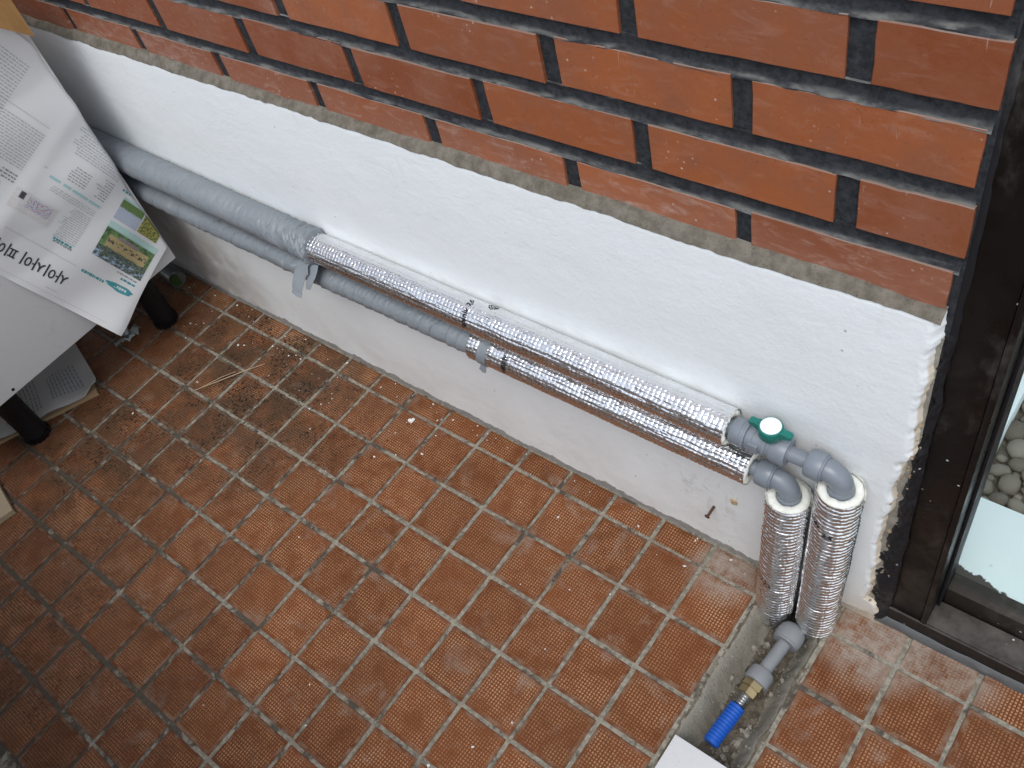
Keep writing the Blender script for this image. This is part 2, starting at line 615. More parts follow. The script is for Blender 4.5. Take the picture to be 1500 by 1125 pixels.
M['panel'] = scuffed('white_laminate', (0.62, 0.635, 0.635), (0.40, 0.395, 0.375), 16)
M['rust'] = plain('rusty_steel', (0.10, 0.05, 0.03), 0.7, 0.3, var=0.5, bump=0.4)
M['plug'] = plain('yellowed_plug', (0.46, 0.35, 0.22), 0.8, var=0.3, bump=0.5)
M['filler'] = plain('old_filler', (0.27, 0.20, 0.125), 0.9, var=0.4, bump=0.5)
M['card'] = scuffed('white_board', (0.62, 0.63, 0.635), (0.42, 0.40, 0.36), 40)
M['flake'] = plain('paint_flake', (0.72, 0.71, 0.68), 0.8, var=0.1)
M['crumb'] = plain('soil_crumb', (0.030, 0.024, 0.018), 0.95, var=0.4)
M['straw'] = plain('dry_straw', (0.42, 0.31, 0.21), 0.7, var=0.2)
M['tissue'] = plain('white_film', (0.40, 0.44, 0.42), 0.6, var=0.1, bump=0.3)
M['cup'] = plain('cloudy_plastic', (0.12, 0.125, 0.11), 0.35, var=0.1)
M['leaf'] = plain('green_film', (0.03, 0.065, 0.012), 0.5, var=0.3)


def wood():
    n = NT('chipboard')
    p = n.coord('Object')
    v = n.voro(n.scale(p, (1, 1, 0.45)), 70, out='Color')
    f = n.noise(n.scale(p, (1, 1, 0.3)), 60, 4, 0.6)
    c = n.mix(f, (0.30, 0.155, 0.050), (0.52, 0.31, 0.115))
    c = n.mix(n.mul(n.sep(v)[0], 0.4), c, (0.24, 0.115, 0.035))
    return n.P(color=c, rough=0.6, normal=n.bump(f, 0.3, 0.001))


M['wood'] = wood()
M['cardboard'] = plain('cardboard', (0.34, 0.235, 0.13), 0.85, var=0.12, bump=0.2)


def paper():
    n = NT('newsprint')
    p = n.coord('World')
    f = n.noise(p, 240, 3)
    q = n.noise(p, 6, 3)
    c = n.mix(q, (0.66, 0.675, 0.68), (0.73, 0.74, 0.74))
    c = n.mix(n.mul(n.ramp(n.noise(p, 17, 4), 0.55, 0.8), 0.25), c, (0.55, 0.58, 0.60))
    return n.P(color=c, rough=0.72, normal=n.bump(f, 0.12, 0.0004), spec=0.3)


M['paper'] = paper()
M['paper_old'] = plain('grey_newsprint', (0.50, 0.50, 0.48), 0.85, var=0.10, scale=30)
M['print_grey'] = plain('grey_print', (0.26, 0.275, 0.285), 0.75, var=0.35, scale=900)
M['print_pale'] = plain('pale_print', (0.40, 0.415, 0.425), 0.75, var=0.12, scale=900)
M['print_black'] = plain('black_print', (0.035, 0.042, 0.050), 0.7, var=0.2)
M['print_teal'] = plain('teal_print', (0.055, 0.30, 0.33), 0.7, var=0.15)
M['print_mint'] = plain('mint_print', (0.36, 0.56, 0.56), 0.7, var=0.06)


def photo(name, kind):
    """printed photograph: flat blotches of ink in page coordinates"""
    n = NT(name)
    g = n.coord('Generated')
    u = n.coord('UV')
    s = n.sep(u)
    f = n.noise(u, 9, 6, 0.7)
    f2 = n.noise(u, 22, 4, 0.7)
    if kind == 'hall':
        c = n.mix(n.ramp(f, 0.35, 0.65), (0.030, 0.075, 0.030), (0.16, 0.28, 0.10))
        c = n.mix(n.ramp(s[1], 0.80, 0.86), c, (0.42, 0.62, 0.58))
        roof = n.mul(n.ramp(n.add(s[1], n.mul(f2, 0.10)), 0.36, 0.40), n.ramp(s[1], 0.70, 0.66), n.ramp(s[0], 0.05, 0.08), n.ramp(s[0], 0.92, 0.88))
        c = n.mix(roof, c, n.mix(f2, (0.26, 0.20, 0.08), (0.58, 0.48, 0.25)))
        eave = n.mul(n.ramp(s[1], 0.64, 0.67), n.ramp(s[1], 0.77, 0.74), n.ramp(s[0], 0.28, 0.30), n.ramp(s[0], 0.74, 0.72))
        c = n.mix(eave, c, n.mix(f2, (0.10, 0.09, 0.10), (0.40, 0.36, 0.33)))
        win = n.mul(roof, n.ramp(n.noise(n.scale(u, (3.0, 1.2, 1)), 9, 3), 0.50, 0.56), n.ramp(s[1], 0.45, 0.48), n.ramp(s[1], 0.60, 0.57))
        c = n.mix(win, c, (0.06, 0.055, 0.06))
        low = n.ramp(n.add(s[1], n.mul(f, 0.12)), 0.44, 0.38)
        c = n.mix(low, c, n.mix(n.ramp(f2, 0.35, 0.62), (0.03, 0.04, 0.055), (0.14, 0.19, 0.13)))
        c = n.mix(n.mul(n.ramp(s[1], 0.26, 0.14), n.ramp(f, 0.5, 0.56)), c, (0.34, 0.44, 0.60))
    elif kind == 'plaza':
        c = n.mix(n.ramp(f2, 0.4, 0.7), (0.36, 0.42, 0.53), (0.55, 0.58, 0.63))
        c = n.mix(n.ramp(n.add(s[1], n.mul(f, 0.2)), 0.62, 0.70), c, n.mix(f2, (0.04, 0.10, 0.03), (0.20, 0.30, 0.10)))
        c = n.mix(n.ramp(s[1], 0.88, 0.93), c, (0.40, 0.58, 0.55))
    elif kind == 'grove':
        c = n.mix(n.ramp(f, 0.4, 0.6), (0.07, 0.12, 0.03), (0.42, 0.38, 0.10))
        c = n.mix(n.ramp(f2, 0.6, 0.66), c, (0.05, 0.04, 0.04))
    else:
        c = n.mix(n.ramp(f, 0.45, 0.6), (0.63, 0.64, 0.65), (0.60, 0.57, 0.52))
        mid = n.mul(n.ramp(s[1], 0.25, 0.4), n.ramp(s[1], 0.95, 0.8), n.ramp(s[0], 0.0, 0.12), n.ramp(s[0], 0.72, 0.6))
        c = n.mix(n.mul(mid, n.ramp(f2, 0.50, 0.56)), c, (0.22, 0.12, 0.26))
        c = n.mix(n.mul(mid, n.ramp(n.noise(u, 15, 2), 0.56, 0.60)), c, (0.30, 0.45, 0.62))
        c = n.mix(n.mul(mid, n.ramp(n.noise(u, 17, 2, 0.5, 1.0), 0.60, 0.64)), c, (0.50, 0.24, 0.18))
        bar = n.mul(n.ramp(s[0], 0.74, 0.78), n.ramp(s[0], 0.90, 0.86), n.ramp(s[1], 0.55, 0.6), n.ramp(s[1], 0.95, 0.9))
        c = n.mix(bar, c, (0.05, 0.05, 0.07))
    return n.P(color=c, rough=0.7)


for k in ('hall', 'plaza', 'grove', 'crowd'): M['photo_' + k] = photo('photo_' + k, k)


def white_sill():
    n = NT('pale_sill_paint')
    p = n.coord('World')
    s = n.sep(p)
    f = n.noise(p, 14, 5, 0.65)
    c = n.mix(f, (0.68, 0.76, 0.755), (0.76, 0.82, 0.81))
    c = n.mix(n.mul(n.ramp(n.noise(p, 40, 5, 0.7), 0.62, 0.76), 0.6), c, (0.32, 0.33, 0.30))
    e = n.add(s[1], n.mul(n.noise(p, 45, 4, 0.7), 0.030))
    c = n.mix(n.ramp(n.add(e, n.mul(s[0], 0.16)), 0.1110, 0.1085), c, (0.055, 0.048, 0.040))
    return n.P(color=c, rough=0.6, normal=n.bump(f, 0.3, 0.002))


M['sill'] = white_sill()


def pebblemat():
    n = NT('pebble')
    p = n.coord('Object')
    r = n.rand()
    c = n.mix(r, (0.095, 0.078, 0.058), (0.255, 0.222, 0.175))
    c = n.mix(n.ramp(n.noise(p, 40, 5, 0.65), 0.4, 0.75), c, (0.17, 0.152, 0.127))
    c = n.mix(n.mul(n.ramp(n.noise(p, 25, 3), 0.62, 0.7), 0.6), c, (0.36, 0.33, 0.285))
    return n.P(color=c, rough=0.72, normal=n.bump(n.noise(p, 120, 3), 0.3, 0.001))


M['pebble'] = pebblemat()
gl = NT('pane_glass')
tr_ = gl.node('ShaderNodeBsdfTransparent')
tr_.inputs[0].default_value = (0.95, 0.985, 0.98, 1)
gs_ = gl.node('ShaderNodeBsdfGlossy')
gs_.inputs['Roughness'].default_value = 0.02
fr_ = gl.node('ShaderNodeFresnel')
fr_.inputs['IOR'].default_value = 1.33
ms_ = gl.node('ShaderNodeMixShader')
bf_ = gl.node('ShaderNodeNewGeometry').outputs['Backfacing']
gl.t.links.new(gl.mul(fr_.outputs[0], gl.math('SUBTRACT', 1.0, bf_)), ms_.inputs[0])
gl.t.links.new(tr_.outputs[0], ms_.inputs[1])
gl.t.links.new(gs_.outputs[0], ms_.inputs[2])
gl.t.links.new(ms_.outputs[0], gl.out.inputs[0])
M['glass'] = gl.m
M['white_wall'] = plain('white_wall_paint', (0.62, 0.62, 0.60), 0.85, var=0.08, bump=0.4, scale=12)
M['ground'] = cement('ground_concrete', (0.16, 0.155, 0.145), (0.26, 0.25, 0.235), 8)

# ------------------------------------------------------------------ setting: ground, floor, trench
TX0, TPX, TY0, TPY = -0.8519, 0.09177, -0.2310, 0.09351
XL = TX0 - 14 * TPX                      # left end of the tiled floor
TR_L, TR_R = TX0 + 6 * TPX, -0.1905      # trench sides
TR_E = TY0 - 1 * TPY                     # trench end away from the wall
Y_FRONT = TY0 - 7 * TPY - 0.03
tag(MB().grid(np.array([[(x, y, -0.075) for y in (-80, -3, 0.0, 3, 80)] for x in (-80, -3, 0, 3, 80)], float)).build('ground', M['ground'], smooth=False), kind='structure')

floor = MB()
Z_G = -0.0022


def slab(x0, x1, y0, y1):
    floor.box((x0, y0, -0.07), (x1, y1, Z_G))


slab(XL - 0.6, TR_L + 0.003, Y_FRONT, 0.02)
slab(TR_L + 0.0032, TR_R - 0.0042, Y_FRONT, TR_E)
slab(TR_R - 0.004, 0.75, Y_FRONT, 0.0165)
floor_o = tag(floor.build('floor', M['grout'], smooth=False), kind='structure')


def tile_mesh(w, d, seed):
    """one tile with a thin eased edge, uneven by a fraction of a millimetre"""
    r = random.Random(seed)
    t, e = 0.0075, 0.0011
    out = []
    n = 5
    for (ax, ay, bx, by) in ((-1, -1, 1, -1), (1, -1, 1, 1), (1, 1, -1, 1), (-1, 1, -1, -1)):
        for k in range(n):
            u = k / n
            jx = r.uniform(-.0004, .0004)
            out.append(((ax + (bx - ax) * u) * w / 2 + jx, (ay + (by - ay) * u) * d / 2 + r.uniform(-.0004, .0004)))
    N = len(out)
    V = [(x, y, -t) for x, y in out] + [(x, y, -e * 0.8) for x, y in out]
    V += [(x - math.copysign(min(e, abs(x)), x), y - math.copysign(min(e, abs(y)), y), 0) for x, y in out]
    F = []
    for L in range(2):
        for k in range(N):
            F.append((L * N + k, L * N + (k + 1) % N, (L + 1) * N + (k + 1) % N, (L + 1) * N + k))
    F.append(tuple(2 * N + k for k in range(N)))
    return meshdata('floor_tile', V, F)


GAP = 0.0070
full = [tile_mesh(TPX - GAP, TPY - GAP, s) for s in range(5)]
wide = [tile_mesh(0.0957 - GAP, TPY - GAP, 20 + s) for s in range(3)]
cutA = [tile_mesh(TPX - GAP, 0.0385, 40 + s) for s in range(3)]
cutB = [tile_mesh(0.0957 - GAP, 0.0505, 50 + s) for s in range(3)]
ribF = [tile_mesh(TPX - GAP, TPY - GAP, 60 + s) for s in range(2)]
ribC = [tile_mesh(TPX - GAP, 0.0385, 70 + s) for s in range(2)]
for me in full + wide + cutA + cutB: me.materials.append(M['tile'])
for me in ribF + ribC: me.materials.append(M['tile_ribbed'])


def put_tile(me, x, y):
    o = bpy.data.objects.new('floor_tile', me)
    COL.objects.link(o)
    o.parent = floor_o
    o.location = (x + random.uniform(-.0007, .0007), y + random.uniform(-.0007, .0007), random.uniform(-.0005, .0004))
    o.rotation_euler = (random.uniform(-.004, .004), random.uniform(-.004, .004), random.uniform(-.007, .007))


ribset = {(-12, 1), (-7, 3), (-11, -1), (-10, -1), (-13, 2), (-12, 3), (-9, 4), (-6, 5)}
for c in range(-14, 6):
    x = TX0 + (c + 0.5) * TPX
    for r_ in range(-2, 7):
        me = random.choice(ribF if (c, r_) in ribset else full)
        put_tile(me, x, TY0 - (r_ + 0.5) * TPY)
    put_tile(random.choice(ribC if c in (-10, -9, -7, -6, -5, -4, -2) else cutA), x, -0.044 + GAP / 2 + 0.0385 / 2 - 0.001)
for c in range(5):
    x = -0.1905 + (c + 0.5) * 0.0957
    for r_ in range(-2, 5):
        put_tile(random.choice(wide), x, TY0 - (r_ + 0.5) * TPY + 0.004)
    if c: put_tile(random.choice(cutB), x, -0.0395 + GAP / 2 + 0.0505 / 2)
put_tile(random.choice(cutB), -0.1905 + 0.5 * 0.0957, -0.0395 + GAP / 2 + 0.0505 / 2 - 0.0012)
for r_ in range(1, 5): put_tile(random.choice(wide), (TR_L + TR_R) / 2, TY0 - (r_ + 0.5) * TPY)

# the chased trench
nx, ny = 46, 120
gx = np.linspace(TR_L + 0.0005, TR_R - 0.0005, nx)
gy = np.linspace(TR_E - 0.001, 0.010, ny)
GX, GY = np.meshgrid(gx, gy, indexing='ij')
u = (GX - TR_L) / (TR_R - TR_L)
wob = (fbm(GY * 22, GX * 3, 3) - 0.5) * 0.22
dl = np.clip(((u) - 0.02 + wob * 0.3) / 0.30, 0, 1)
dr = np.clip(((1 - u) - 0.05 + wob) / 0.30, 0, 1)
de = np.clip((GY - TR_E - 0.015) / 0.045, 0, 1)
prof = np.minimum(np.minimum(dl, dr), de)
prof = prof * prof * (3 - 2 * prof)
GZ = -0.0025 - 0.052 * prof + (fbm(GX * 45, GY * 45, 9) - 0.5) * 0.012 * (0.25 + prof) + (fbm(GX * 180, GY * 180, 5) - .5) * 0.004
GZ[0, :] = np.maximum(GZ[0, :], -0.004)
trench = tag(MB().grid(np.stack([GX, GY, GZ], -1)).build('trench', M['soil']), kind='structure')


def lump(seed, squash=0.7, n=2, rough=0.30):
    r = random.Random(seed)
    bm = bmesh.new()
    bmesh.ops.create_icosphere(bm, subdivisions=n, radius=1.0)
    off = r.uniform(0, 50)
    for v in bm.verts:
        c = v.co
        k = 1 + rough * (float(fbm(c.x * 1.3 + off, c.y * 1.3 + c.z * 1.7, seed)) - 0.5) * 2
        v.co = Vector((c.x * k, c.y * k * 0.85, c.z * k * squash))
    me = bpy.data.meshes.new('lump')
    bm.to_mesh(me)
    bm.free()
    return me


def tz(x, y):
    i = int(np.clip(round((x - gx[0]) / (gx[1] - gx[0])), 0, nx - 1))
    j = int(np.clip(round((y - gy[0]) / (gy[1] - gy[0])), 0, ny - 1))
    return float(GZ[i, j])


stones = [lump(100 + s, 0.75, 1, 0.7) for s in range(6)]
for me in stones: me.materials.append(M['stone'])
r = random.Random(4)
spots = [(-0.226, -0.205, .0075), (-0.222, -0.217, .009), (-0.232, -0.213, .006), (-0.229, -0.233, .010), (-0.238, -0.248, .007), (-0.224, -0.25, .006),
         (-0.236, -0.262, .0075), (-0.246, -0.276, .006), (-0.226, -0.268, .005), (-0.275, -0.10, .006), (-0.268, -0.118, .005), (-0.262, -0.085, .0065),
         (-0.279, -0.16, .005), (-0.215, -0.13, .005), (-0.222, -0.15, .006), (-0.218, -0.105, .0045), (-0.272, -0.20, .0045), (-0.240, -0.29, .008)]
for x, y, s in spots:
    o = bpy.data.objects.new('stone', r.choice(stones))
    COL.objects.link(o)
    o.parent = trench
    o.location = (x, y, tz(x, y) + s * 0.35)
    o.rotation_euler = (r.uniform(0, 6), r.uniform(0, 6), r.uniform(0, 6))
    o.scale = (s, s * r.uniform(.7, 1.1), s)


def scatter(name, mat, pts, label, cat):
    b = MB()
    q = random.Random(len(pts))
    for x, y, z, s in pts:
        V = [Vector((q.uniform(-1, 1), q.uniform(-1, 1), q.uniform(-.5, .5))).normalized() * s * q.uniform(.6, 1.2) for _ in range(6)]
        V = [Vector((s, 0, 0)), Vector((-s * q.uniform(.5, 1), q.uniform(-.4, .4) * s, 0)), Vector((0, s * q.uniform(.5, 1), 0)),
             Vector((q.uniform(-.3, .3) * s, -s * q.uniform(.5, 1), 0)), Vector((0, 0, s * q.uniform(.35, .8))), Vector((0, 0, -s * .3))]
        rot = Euler((q.uniform(-.5, .5), q.uniform(-.5, .5), q.uniform(0, 6.3))).to_matrix()
        V = [rot @ v + Vector((x, y, z)) for v in V]
        b.add(V, [(0, 2, 4), (2, 1, 4), (1, 3, 4), (3, 0, 4), (2, 0, 5), (1, 2, 5), (3, 1, 5), (0, 3, 5)])
    return tag(b.build(name, mat, smooth=False), label, cat, kind='stuff')


q = random.Random(11)
pts = []
for _ in range(620):
    x, y = q.uniform(TR_L + .012, TR_R - .016), q.uniform(TR_E + .03, -0.03)
    s = 0.0008 + 0.0026 * q.random() ** 3
    pts.append((x, y, tz(x, y) + s * .3, s))
scatter('rubble', M['stone'], pts, 'fine grey rubble loose in the bottom of the trench', 'rubble')

# ------------------------------------------------------------------ the brick wall with its plaster base
wall = tag(empty('brick_wall', (-1.2, 0.012, 0)), 'orange brick wall with black joints above a white plastered base', 'wall')
BW, JX, BH, PZ, BX0, BZ0, YB = 0.19, 0.0199, 0.0548, 0.07342, -0.6535, 0.6834, 0.012
X_END = -0.136
X_WL = -2.75
NCOURSE = 16
Z_WT = BZ0 + (NCOURSE - 1) * PZ + 0.02


def brick_mesh(wd, ht, seed):
    r = random.Random(seed)
    d, e = 0.07, 0.0007
    out = []
    for (ax, az, bx, bz, n) in ((-1, -1, 1, -1, 6), (1, -1, 1, 1, 3), (1, 1, -1, 1, 6), (-1, 1, -1, -1, 3)):
        for k in range(n):
            t_ = k / n
            j = 0.0006 if k else 0.0004
            out.append(((ax + (bx - ax) * t_) * wd / 2 + r.uniform(-j, j), (az + (bz - az) * t_) * ht / 2 + r.uniform(-j, j)))
    N = len(out)
    V = [(x, d, z) for x, z in out] + [(x, e, z) for x, z in out]
    for x, z in out:
        ee = e * r.uniform(0.7, 1.5)
        V.append((x - math.copysign(ee, x) * (abs(x) > wd / 2 - 0.004), 0, z - math.copysign(ee, z) * (abs(z) > ht / 2 - 0.004)))
    F = [(L * N + k, L * N + (k + 1) % N, (L + 1) * N + (k + 1) % N, (L + 1) * N + k) for L in range(2) for k in range(N)]
    F.append(tuple(2 * N + k for k in range(N)))
    me = meshdata('brick', V, F)
    bm = bmesh.new()
    bm.from_mesh(me)
    bmesh.ops.recalc_face_normals(bm, faces=bm.faces[:])
    bm.to_mesh(me)
    bm.free()
    me.materials.append(M['brick'])
    return me


bricks = [brick_mesh(BW, BH, s) for s in range(6)]
backing = MB()
backing.box((X_WL, YB + 0.0042, 0.55), (X_END - 0.001, YB + 0.12, Z_WT))
for k in range(NCOURSE):
    off = 0.524 if k % 2 == 0 else 0.0
    zc = BZ0 + k * PZ - BH / 2
    i = -12
    while True:
        x0 = BX0 + (i + off) * (BW + JX)
        x1 = x0 + BW
        i += 1
        if x0 < X_WL: continue
        if x0 > X_END - 0.03: break
        jx, jz, jy = random.uniform(-.0016, .0016), random.uniform(-.0010, .0010), random.uniform(-.0008, .0010)
        if x1 > X_END - 0.002:
            x1 = X_END - 0.004
            me = brick_mesh(x1 - x0, BH, 300 + k)
        else:
            me = random.choice(bricks)
        o = bpy.data.objects.new('brick', me)
        COL.objects.link(o)
        o.parent = wall
        o.location = ((x0 + x1) / 2 + jx + 1.2, jy, zc + jz)
        o.rotation_euler = (random.uniform(-.01, .01), random.uniform(-.004, .004), random.uniform(-.004, .004))
    # bed joint above this course: struck back under the upper brick, weathered out over the lower one
    z0, z1 = BZ0 + k * PZ - 0.0012, BZ0 + k * PZ + (PZ - BH) + 0.0012
    xs = np.arange(X_WL, X_END - 0.003, 0.006)
    prof = [(0.0, 0.0004), (0.07, 0.0014), (0.17, 0.0032), (0.32, 0.0050), (0.55, 0.0060), (0.75, 0.0056), (0.92, 0.0040), (1.0, 0.0050)]
    P = np.zeros((len(xs), len(prof), 3))
    for j, (t_, dep) in enumerate(prof):
        P[:, j, 0] = xs
        P[:, j, 1] = YB + dep * 0.58 + (vn(xs * 60, np.full_like(xs, j * 1.7 + k * 9.1), 2) - .5) * 0.0014 + 0.0004
        P[:, j, 2] = z0 + (z1 - z0) * t_ + (vn(xs * 45, np.full_like(xs, k * 5.3 + (j > 3)), 4) - .5) * 0.0026
    if k < NCOURSE - 1: backing.grid(P)
backing.build('mortar_joint', M['mortar'], wall)

# plaster: trowelled sheet with a ragged right edge and a rolled, uneven top edge
nx_, nz_ = 420, 230


def plaster_top(sx_):
    return 0.6335 + (fbm(sx_ * 60, sx_ * 0, 31, 5) - .5) * 0.0055 + (fbm(sx_ * 7, sx_ * 0, 33, 2) - .5) * 0.004


def plaster_y(x, z):
    return (fbm(x * 3.2, z * 3.2, 51, 3) - .5) * 0.0050 + (fbm(x * 16, z * 16, 55, 3) - .5) * 0.0014 + 0.006 * np.clip((x + 0.45) / 0.3, 0, 1) * np.clip((0.25 - z) / 0.25, 0, 1)


sx = np.linspace(0, 1, nx_)
sz = np.linspace(0, 1, nz_)
SX, SZ = np.meshgrid(sx, sz, indexing='ij')
ztopv = plaster_top(SX)
PZv = -0.004 + (ztopv + 0.004) * SZ
xe = -0.141 + (fbm(PZv * 38, PZv * 0, 41, 5) - .5) * 0.011 + (fbm(PZv * 150, PZv * 0, 45, 3) - .5) * 0.0035 - 0.016 * np.clip((0.40 - PZv) / 0.30, 0, 1) * (PZv > 0.05)
xe = xe - 0.007 * np.clip((fbm(PZv * 20, PZv * 0, 43, 2) - .5) * 4, 0, 1) * (PZv < 0.45)
PX = X_WL + (xe - X_WL) * SX
PY = plaster_y(PX, PZv)
edge = (1 - SX) * (xe - X_WL)
rr = 0.0026
k_ = np.clip(1 - edge / rr, 0, 1)
PY += rr * (1 - np.sqrt(np.clip(1 - k_ ** 2, 0, 1)))
PY[-1, :] = 0.016
PY[:, -1] += 0.0030
PY[:, -2] += 0.0008
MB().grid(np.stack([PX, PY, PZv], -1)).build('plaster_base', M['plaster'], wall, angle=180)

# cement fillet between the bricks and the plaster edge, feathered over the plaster's top
xs = np.arange(X_WL, X_END - 0.003, 0.0035)
ts = np.linspace(0, 1, 10)
P = np.zeros((len(xs), len(ts), 3))
fx_ = (xs - X_WL) / (-0.141 - X_WL)
ztop = 0.6438 + (fbm(xs * 6, xs * 0, 21) - .5) * 0.012 + (fbm(xs * 60, xs * 0, 24) - .5) * 0.003
zbot = plaster_top(fx_) - 0.0022 + (fbm(xs * 110, xs * 0, 22) - .5) * 0.0030 - 0.009 * np.clip(fbm(xs * 38, xs * 0, 27, 2) - .68, 0, 1)
yb_ = plaster_y(xs, zbot) - 0.0009
for j, t_ in enumerate(ts):
    P[:, j, 0] = xs
    P[:, j, 1] = yb_ + (YB - 0.0012 - yb_) * t_ ** 1.25 + (fbm(xs * 70, np.full_like(xs, t_ * 4), 6) - .5) * 0.0012 * t_
    P[:, j, 2] = zbot + (ztop - zbot) * t_
P[:, -1, 1] = YB + 0.003
MB().grid(P).build('cement_fillet', M['fillet'], wall)

b = MB()
b.box((X_WL, 0.0125, -0.03), (X_END - 0.004, 0.10, 0.60))
b.build('wall_core', M['cement'], wall, smooth=False)
b = MB()
b.box((X_WL, YB + 0.10, -0.06), (X_END - 0.004, YB + 0.20, Z_WT + 0.001))
b.build('wall_back', M['white_wall'], wall, smooth=False)

# ------------------------------------------------------------------ door frame, sash and pane on the right
door = tag(empty('door_frame', (-0.11, 0.03, 0)), 'dark brown painted door frame at the right end of the wall, scuffed and paint-spotted', 'door frame')
ZT = 1.9
b = MB()
b.box((-0.1335, 0.0185, 0.0), (-0.0905, 0.075, ZT), 0.0015)
b.build('post', M['frame'], door, angle=40)
b = MB()
b.box((-0.0900, 0.0150, 0.0435), (-0.0825, 0.060, ZT - 0.002), 0.0018)
b.build('stop_bead', M['frame'], door, angle=40)
b = MB()
b.box((-0.0820, 0.050, 0.0435), (-0.0780, 0.092, ZT - 0.003), 0.001)
b.build('stile', M['sealant'], door, angle=40)
b = MB()
b.box((-0.1385, 0.0170, -0.002), (0.75, 0.0180, 0.0395))
b.box((-0.0902, 0.0183, 0.0), (0.75, 0.0590, 0.0432), 0.0012)
b.box((-0.1325, 0.0145, 0.0395), (0.75, 0.0182, 0.0425), 0.0006)
b.build('bottom_rail', M['rail'], door, angle=40)
b = MB()
b.box((-0.0778, 0.0660, 0.0), (0.75, 0.094, 0.0700), 0.0015)
b.build('sash_rail', M['sash'], door, angle=40)
b = MB()
b.box((-0.0776, 0.0770, 0.0520), (0.75, 0.0810, ZT - 0.004))
b.build('pane', M['glass'], door, smooth=False)
# grey sealant bead along the foot of the rail
xs = np.arange(-0.150, 0.40, 0.004)
P = np.zeros((len(xs), 5, 3))
for j, (yy, zz) in enumerate(((0.0165, 0.013), (0.0135, 0.0105), (0.0105, 0.0065), (0.0095, 0.0025), (0.0090, -0.003))):
    n_ = (vn(xs * 55, np.full_like(xs, j), 61) - .5)
    P[:, j] = np.stack([xs, yy + n_ * 0.0022, zz + n_ * 0.002], -1)
M['bead'] = plain('grey_sealant', (0.085, 0.09, 0.093), 0.5, var=0.25, bump=0.3)
MB().grid(P).build('sealant_bead', M['bead'], door)

# black foam and tar squeezed out along the plaster edge
zs = np.concatenate([np.linspace(0.0, 0.64, 190), np.linspace(0.643, ZT - 0.01, 120)])
ts = np.linspace(0, 1, 14)
ZZ, TT = np.meshgrid(zs, ts, indexing='ij')
wide_ = np.where(ZZ < 0.64, 0.014 + 0.016 * np.clip((0.42 - ZZ) / 0.3, 0, 1), 0.011)
wide_ = wide_ + np.where(ZZ < 0.60, (fbm(ZZ * 40, ZZ * 0, 71) - .5) * 0.016, (fbm(ZZ * 30, ZZ * 0, 72) - .5) * 0.003)
x_r = -0.1305 + (fbm(ZZ * 22, ZZ * 0, 73) - .5) * 0.007
bulk = np.where(ZZ < 0.60, 0.5 + 1.3 * fbm(ZZ * 55, TT * 3, 74), 0.35)
Xs = x_r - wide_ * (1 - TT)
Ys = 0.0185 - 0.0085 * np.sin(np.pi * np.clip(TT * 0.94 + 0.03, 0, 1)) ** 0.7 * bulk * np.where(ZZ < 0.42, 1.0, 0.55)
Ys += (fbm(ZZ * 130, TT * 6, 75) - .5) * np.where(ZZ < 0.60, 0.0065, 0.0015)
tar = MB().grid(np.stack([Xs, Ys, ZZ], -1)).build('tar_seal', M['sealant'], door, angle=60)
# crumbled ochre filler exposed where the plaster broke away
b = MB()
q = random.Random(9)
for _ in range(26):
    z = q.choice([q.uniform(0.36, 0.52), q.uniform(0.03, 0.5)])
    x = -0.146 + q.uniform(-.010, .010) - 0.012 * max(0, min(1, (0.40 - z) / 0.3))
    s = q.uniform(.0012, .0038)
    c_ = Vector((x, 0.0035 + q.uniform(-.003, .003), z))
    rot = Euler((q.uniform(0, 6), q.uniform(0, 6), q.uniform(0, 6))).to_matrix()
    V = [rot @ Vector(v) * s + c_ for v in ((1, 0, 0), (-.8, .3, 0), (0, 1, 0), (.2, -.9, 0), (0, 0, .8), (0, 0, -.8))]
    b.add(V, [(0, 2, 4), (2, 1, 4), (1, 3, 4), (3, 0, 4), (2, 0, 5), (1, 2, 5), (3, 1, 5), (0, 3, 5)])
b.build('broken_filler', M['filler'], door, smooth=False)

# outside the pane: pale sill, pale plinth and the pebble bed
b = MB()
b.box((-0.32, 0.0945, -0.06), (0.75, 0.226, 0.0685), 0.003)
tag(b.build('window_sill', M['sill'], angle=40), 'pale painted sill with chipped edge, outside the dark frame', 'sill')
b = MB()
b.box((-0.50, 0.2290, -0.06), (-0.1075, 1.6, 0.0600), 0.004)
tag(b.build('plinth', M['sill'], angle=40), 'narrow pale plinth running along the pebbles', 'plinth')
bed = tag(MB().box((-0.1070, 0.2290, -0.07), (0.75, 1.6, 0.006)).build('pebble_bed', M['soil'], smooth=False), kind='structure')
pm = [lump(200 + s, 0.60, 2, 0.30) for s in range(7)]
for me in pm:
    me.materials.append(M['pebble'])
    me.polygons.foreach_set('use_smooth', [True] * len(me.polygons))
q = random.Random(21)
placed = []
for tries in range(14000):
    if len(placed) >= 290: break
    big = len(placed) < 130
    s = q.uniform(0.013, 0.021) if big else q.uniform(0.007, 0.012)
    x, y = q.uniform(-0.098, 0.12), q.uniform(0.238, 0.74)
    if any((x - a) ** 2 + (y - c_) ** 2 < ((s + t_) * 0.74) ** 2 for a, c_, t_ in placed): continue
    placed.append((x, y, s))
    o = bpy.data.objects.new('pebble', q.choice(pm))
    COL.objects.link(o)
    o.parent = bed
    o.location = (x, y, 0.006 + s * 0.38 + q.uniform(0, .006))
    o.rotation_euler = (q.uniform(-.35, .35), q.uniform(-.35, .35), q.uniform(0, 6.3))
    o.scale = (s, s * q.uniform(.8, 1.1), s)

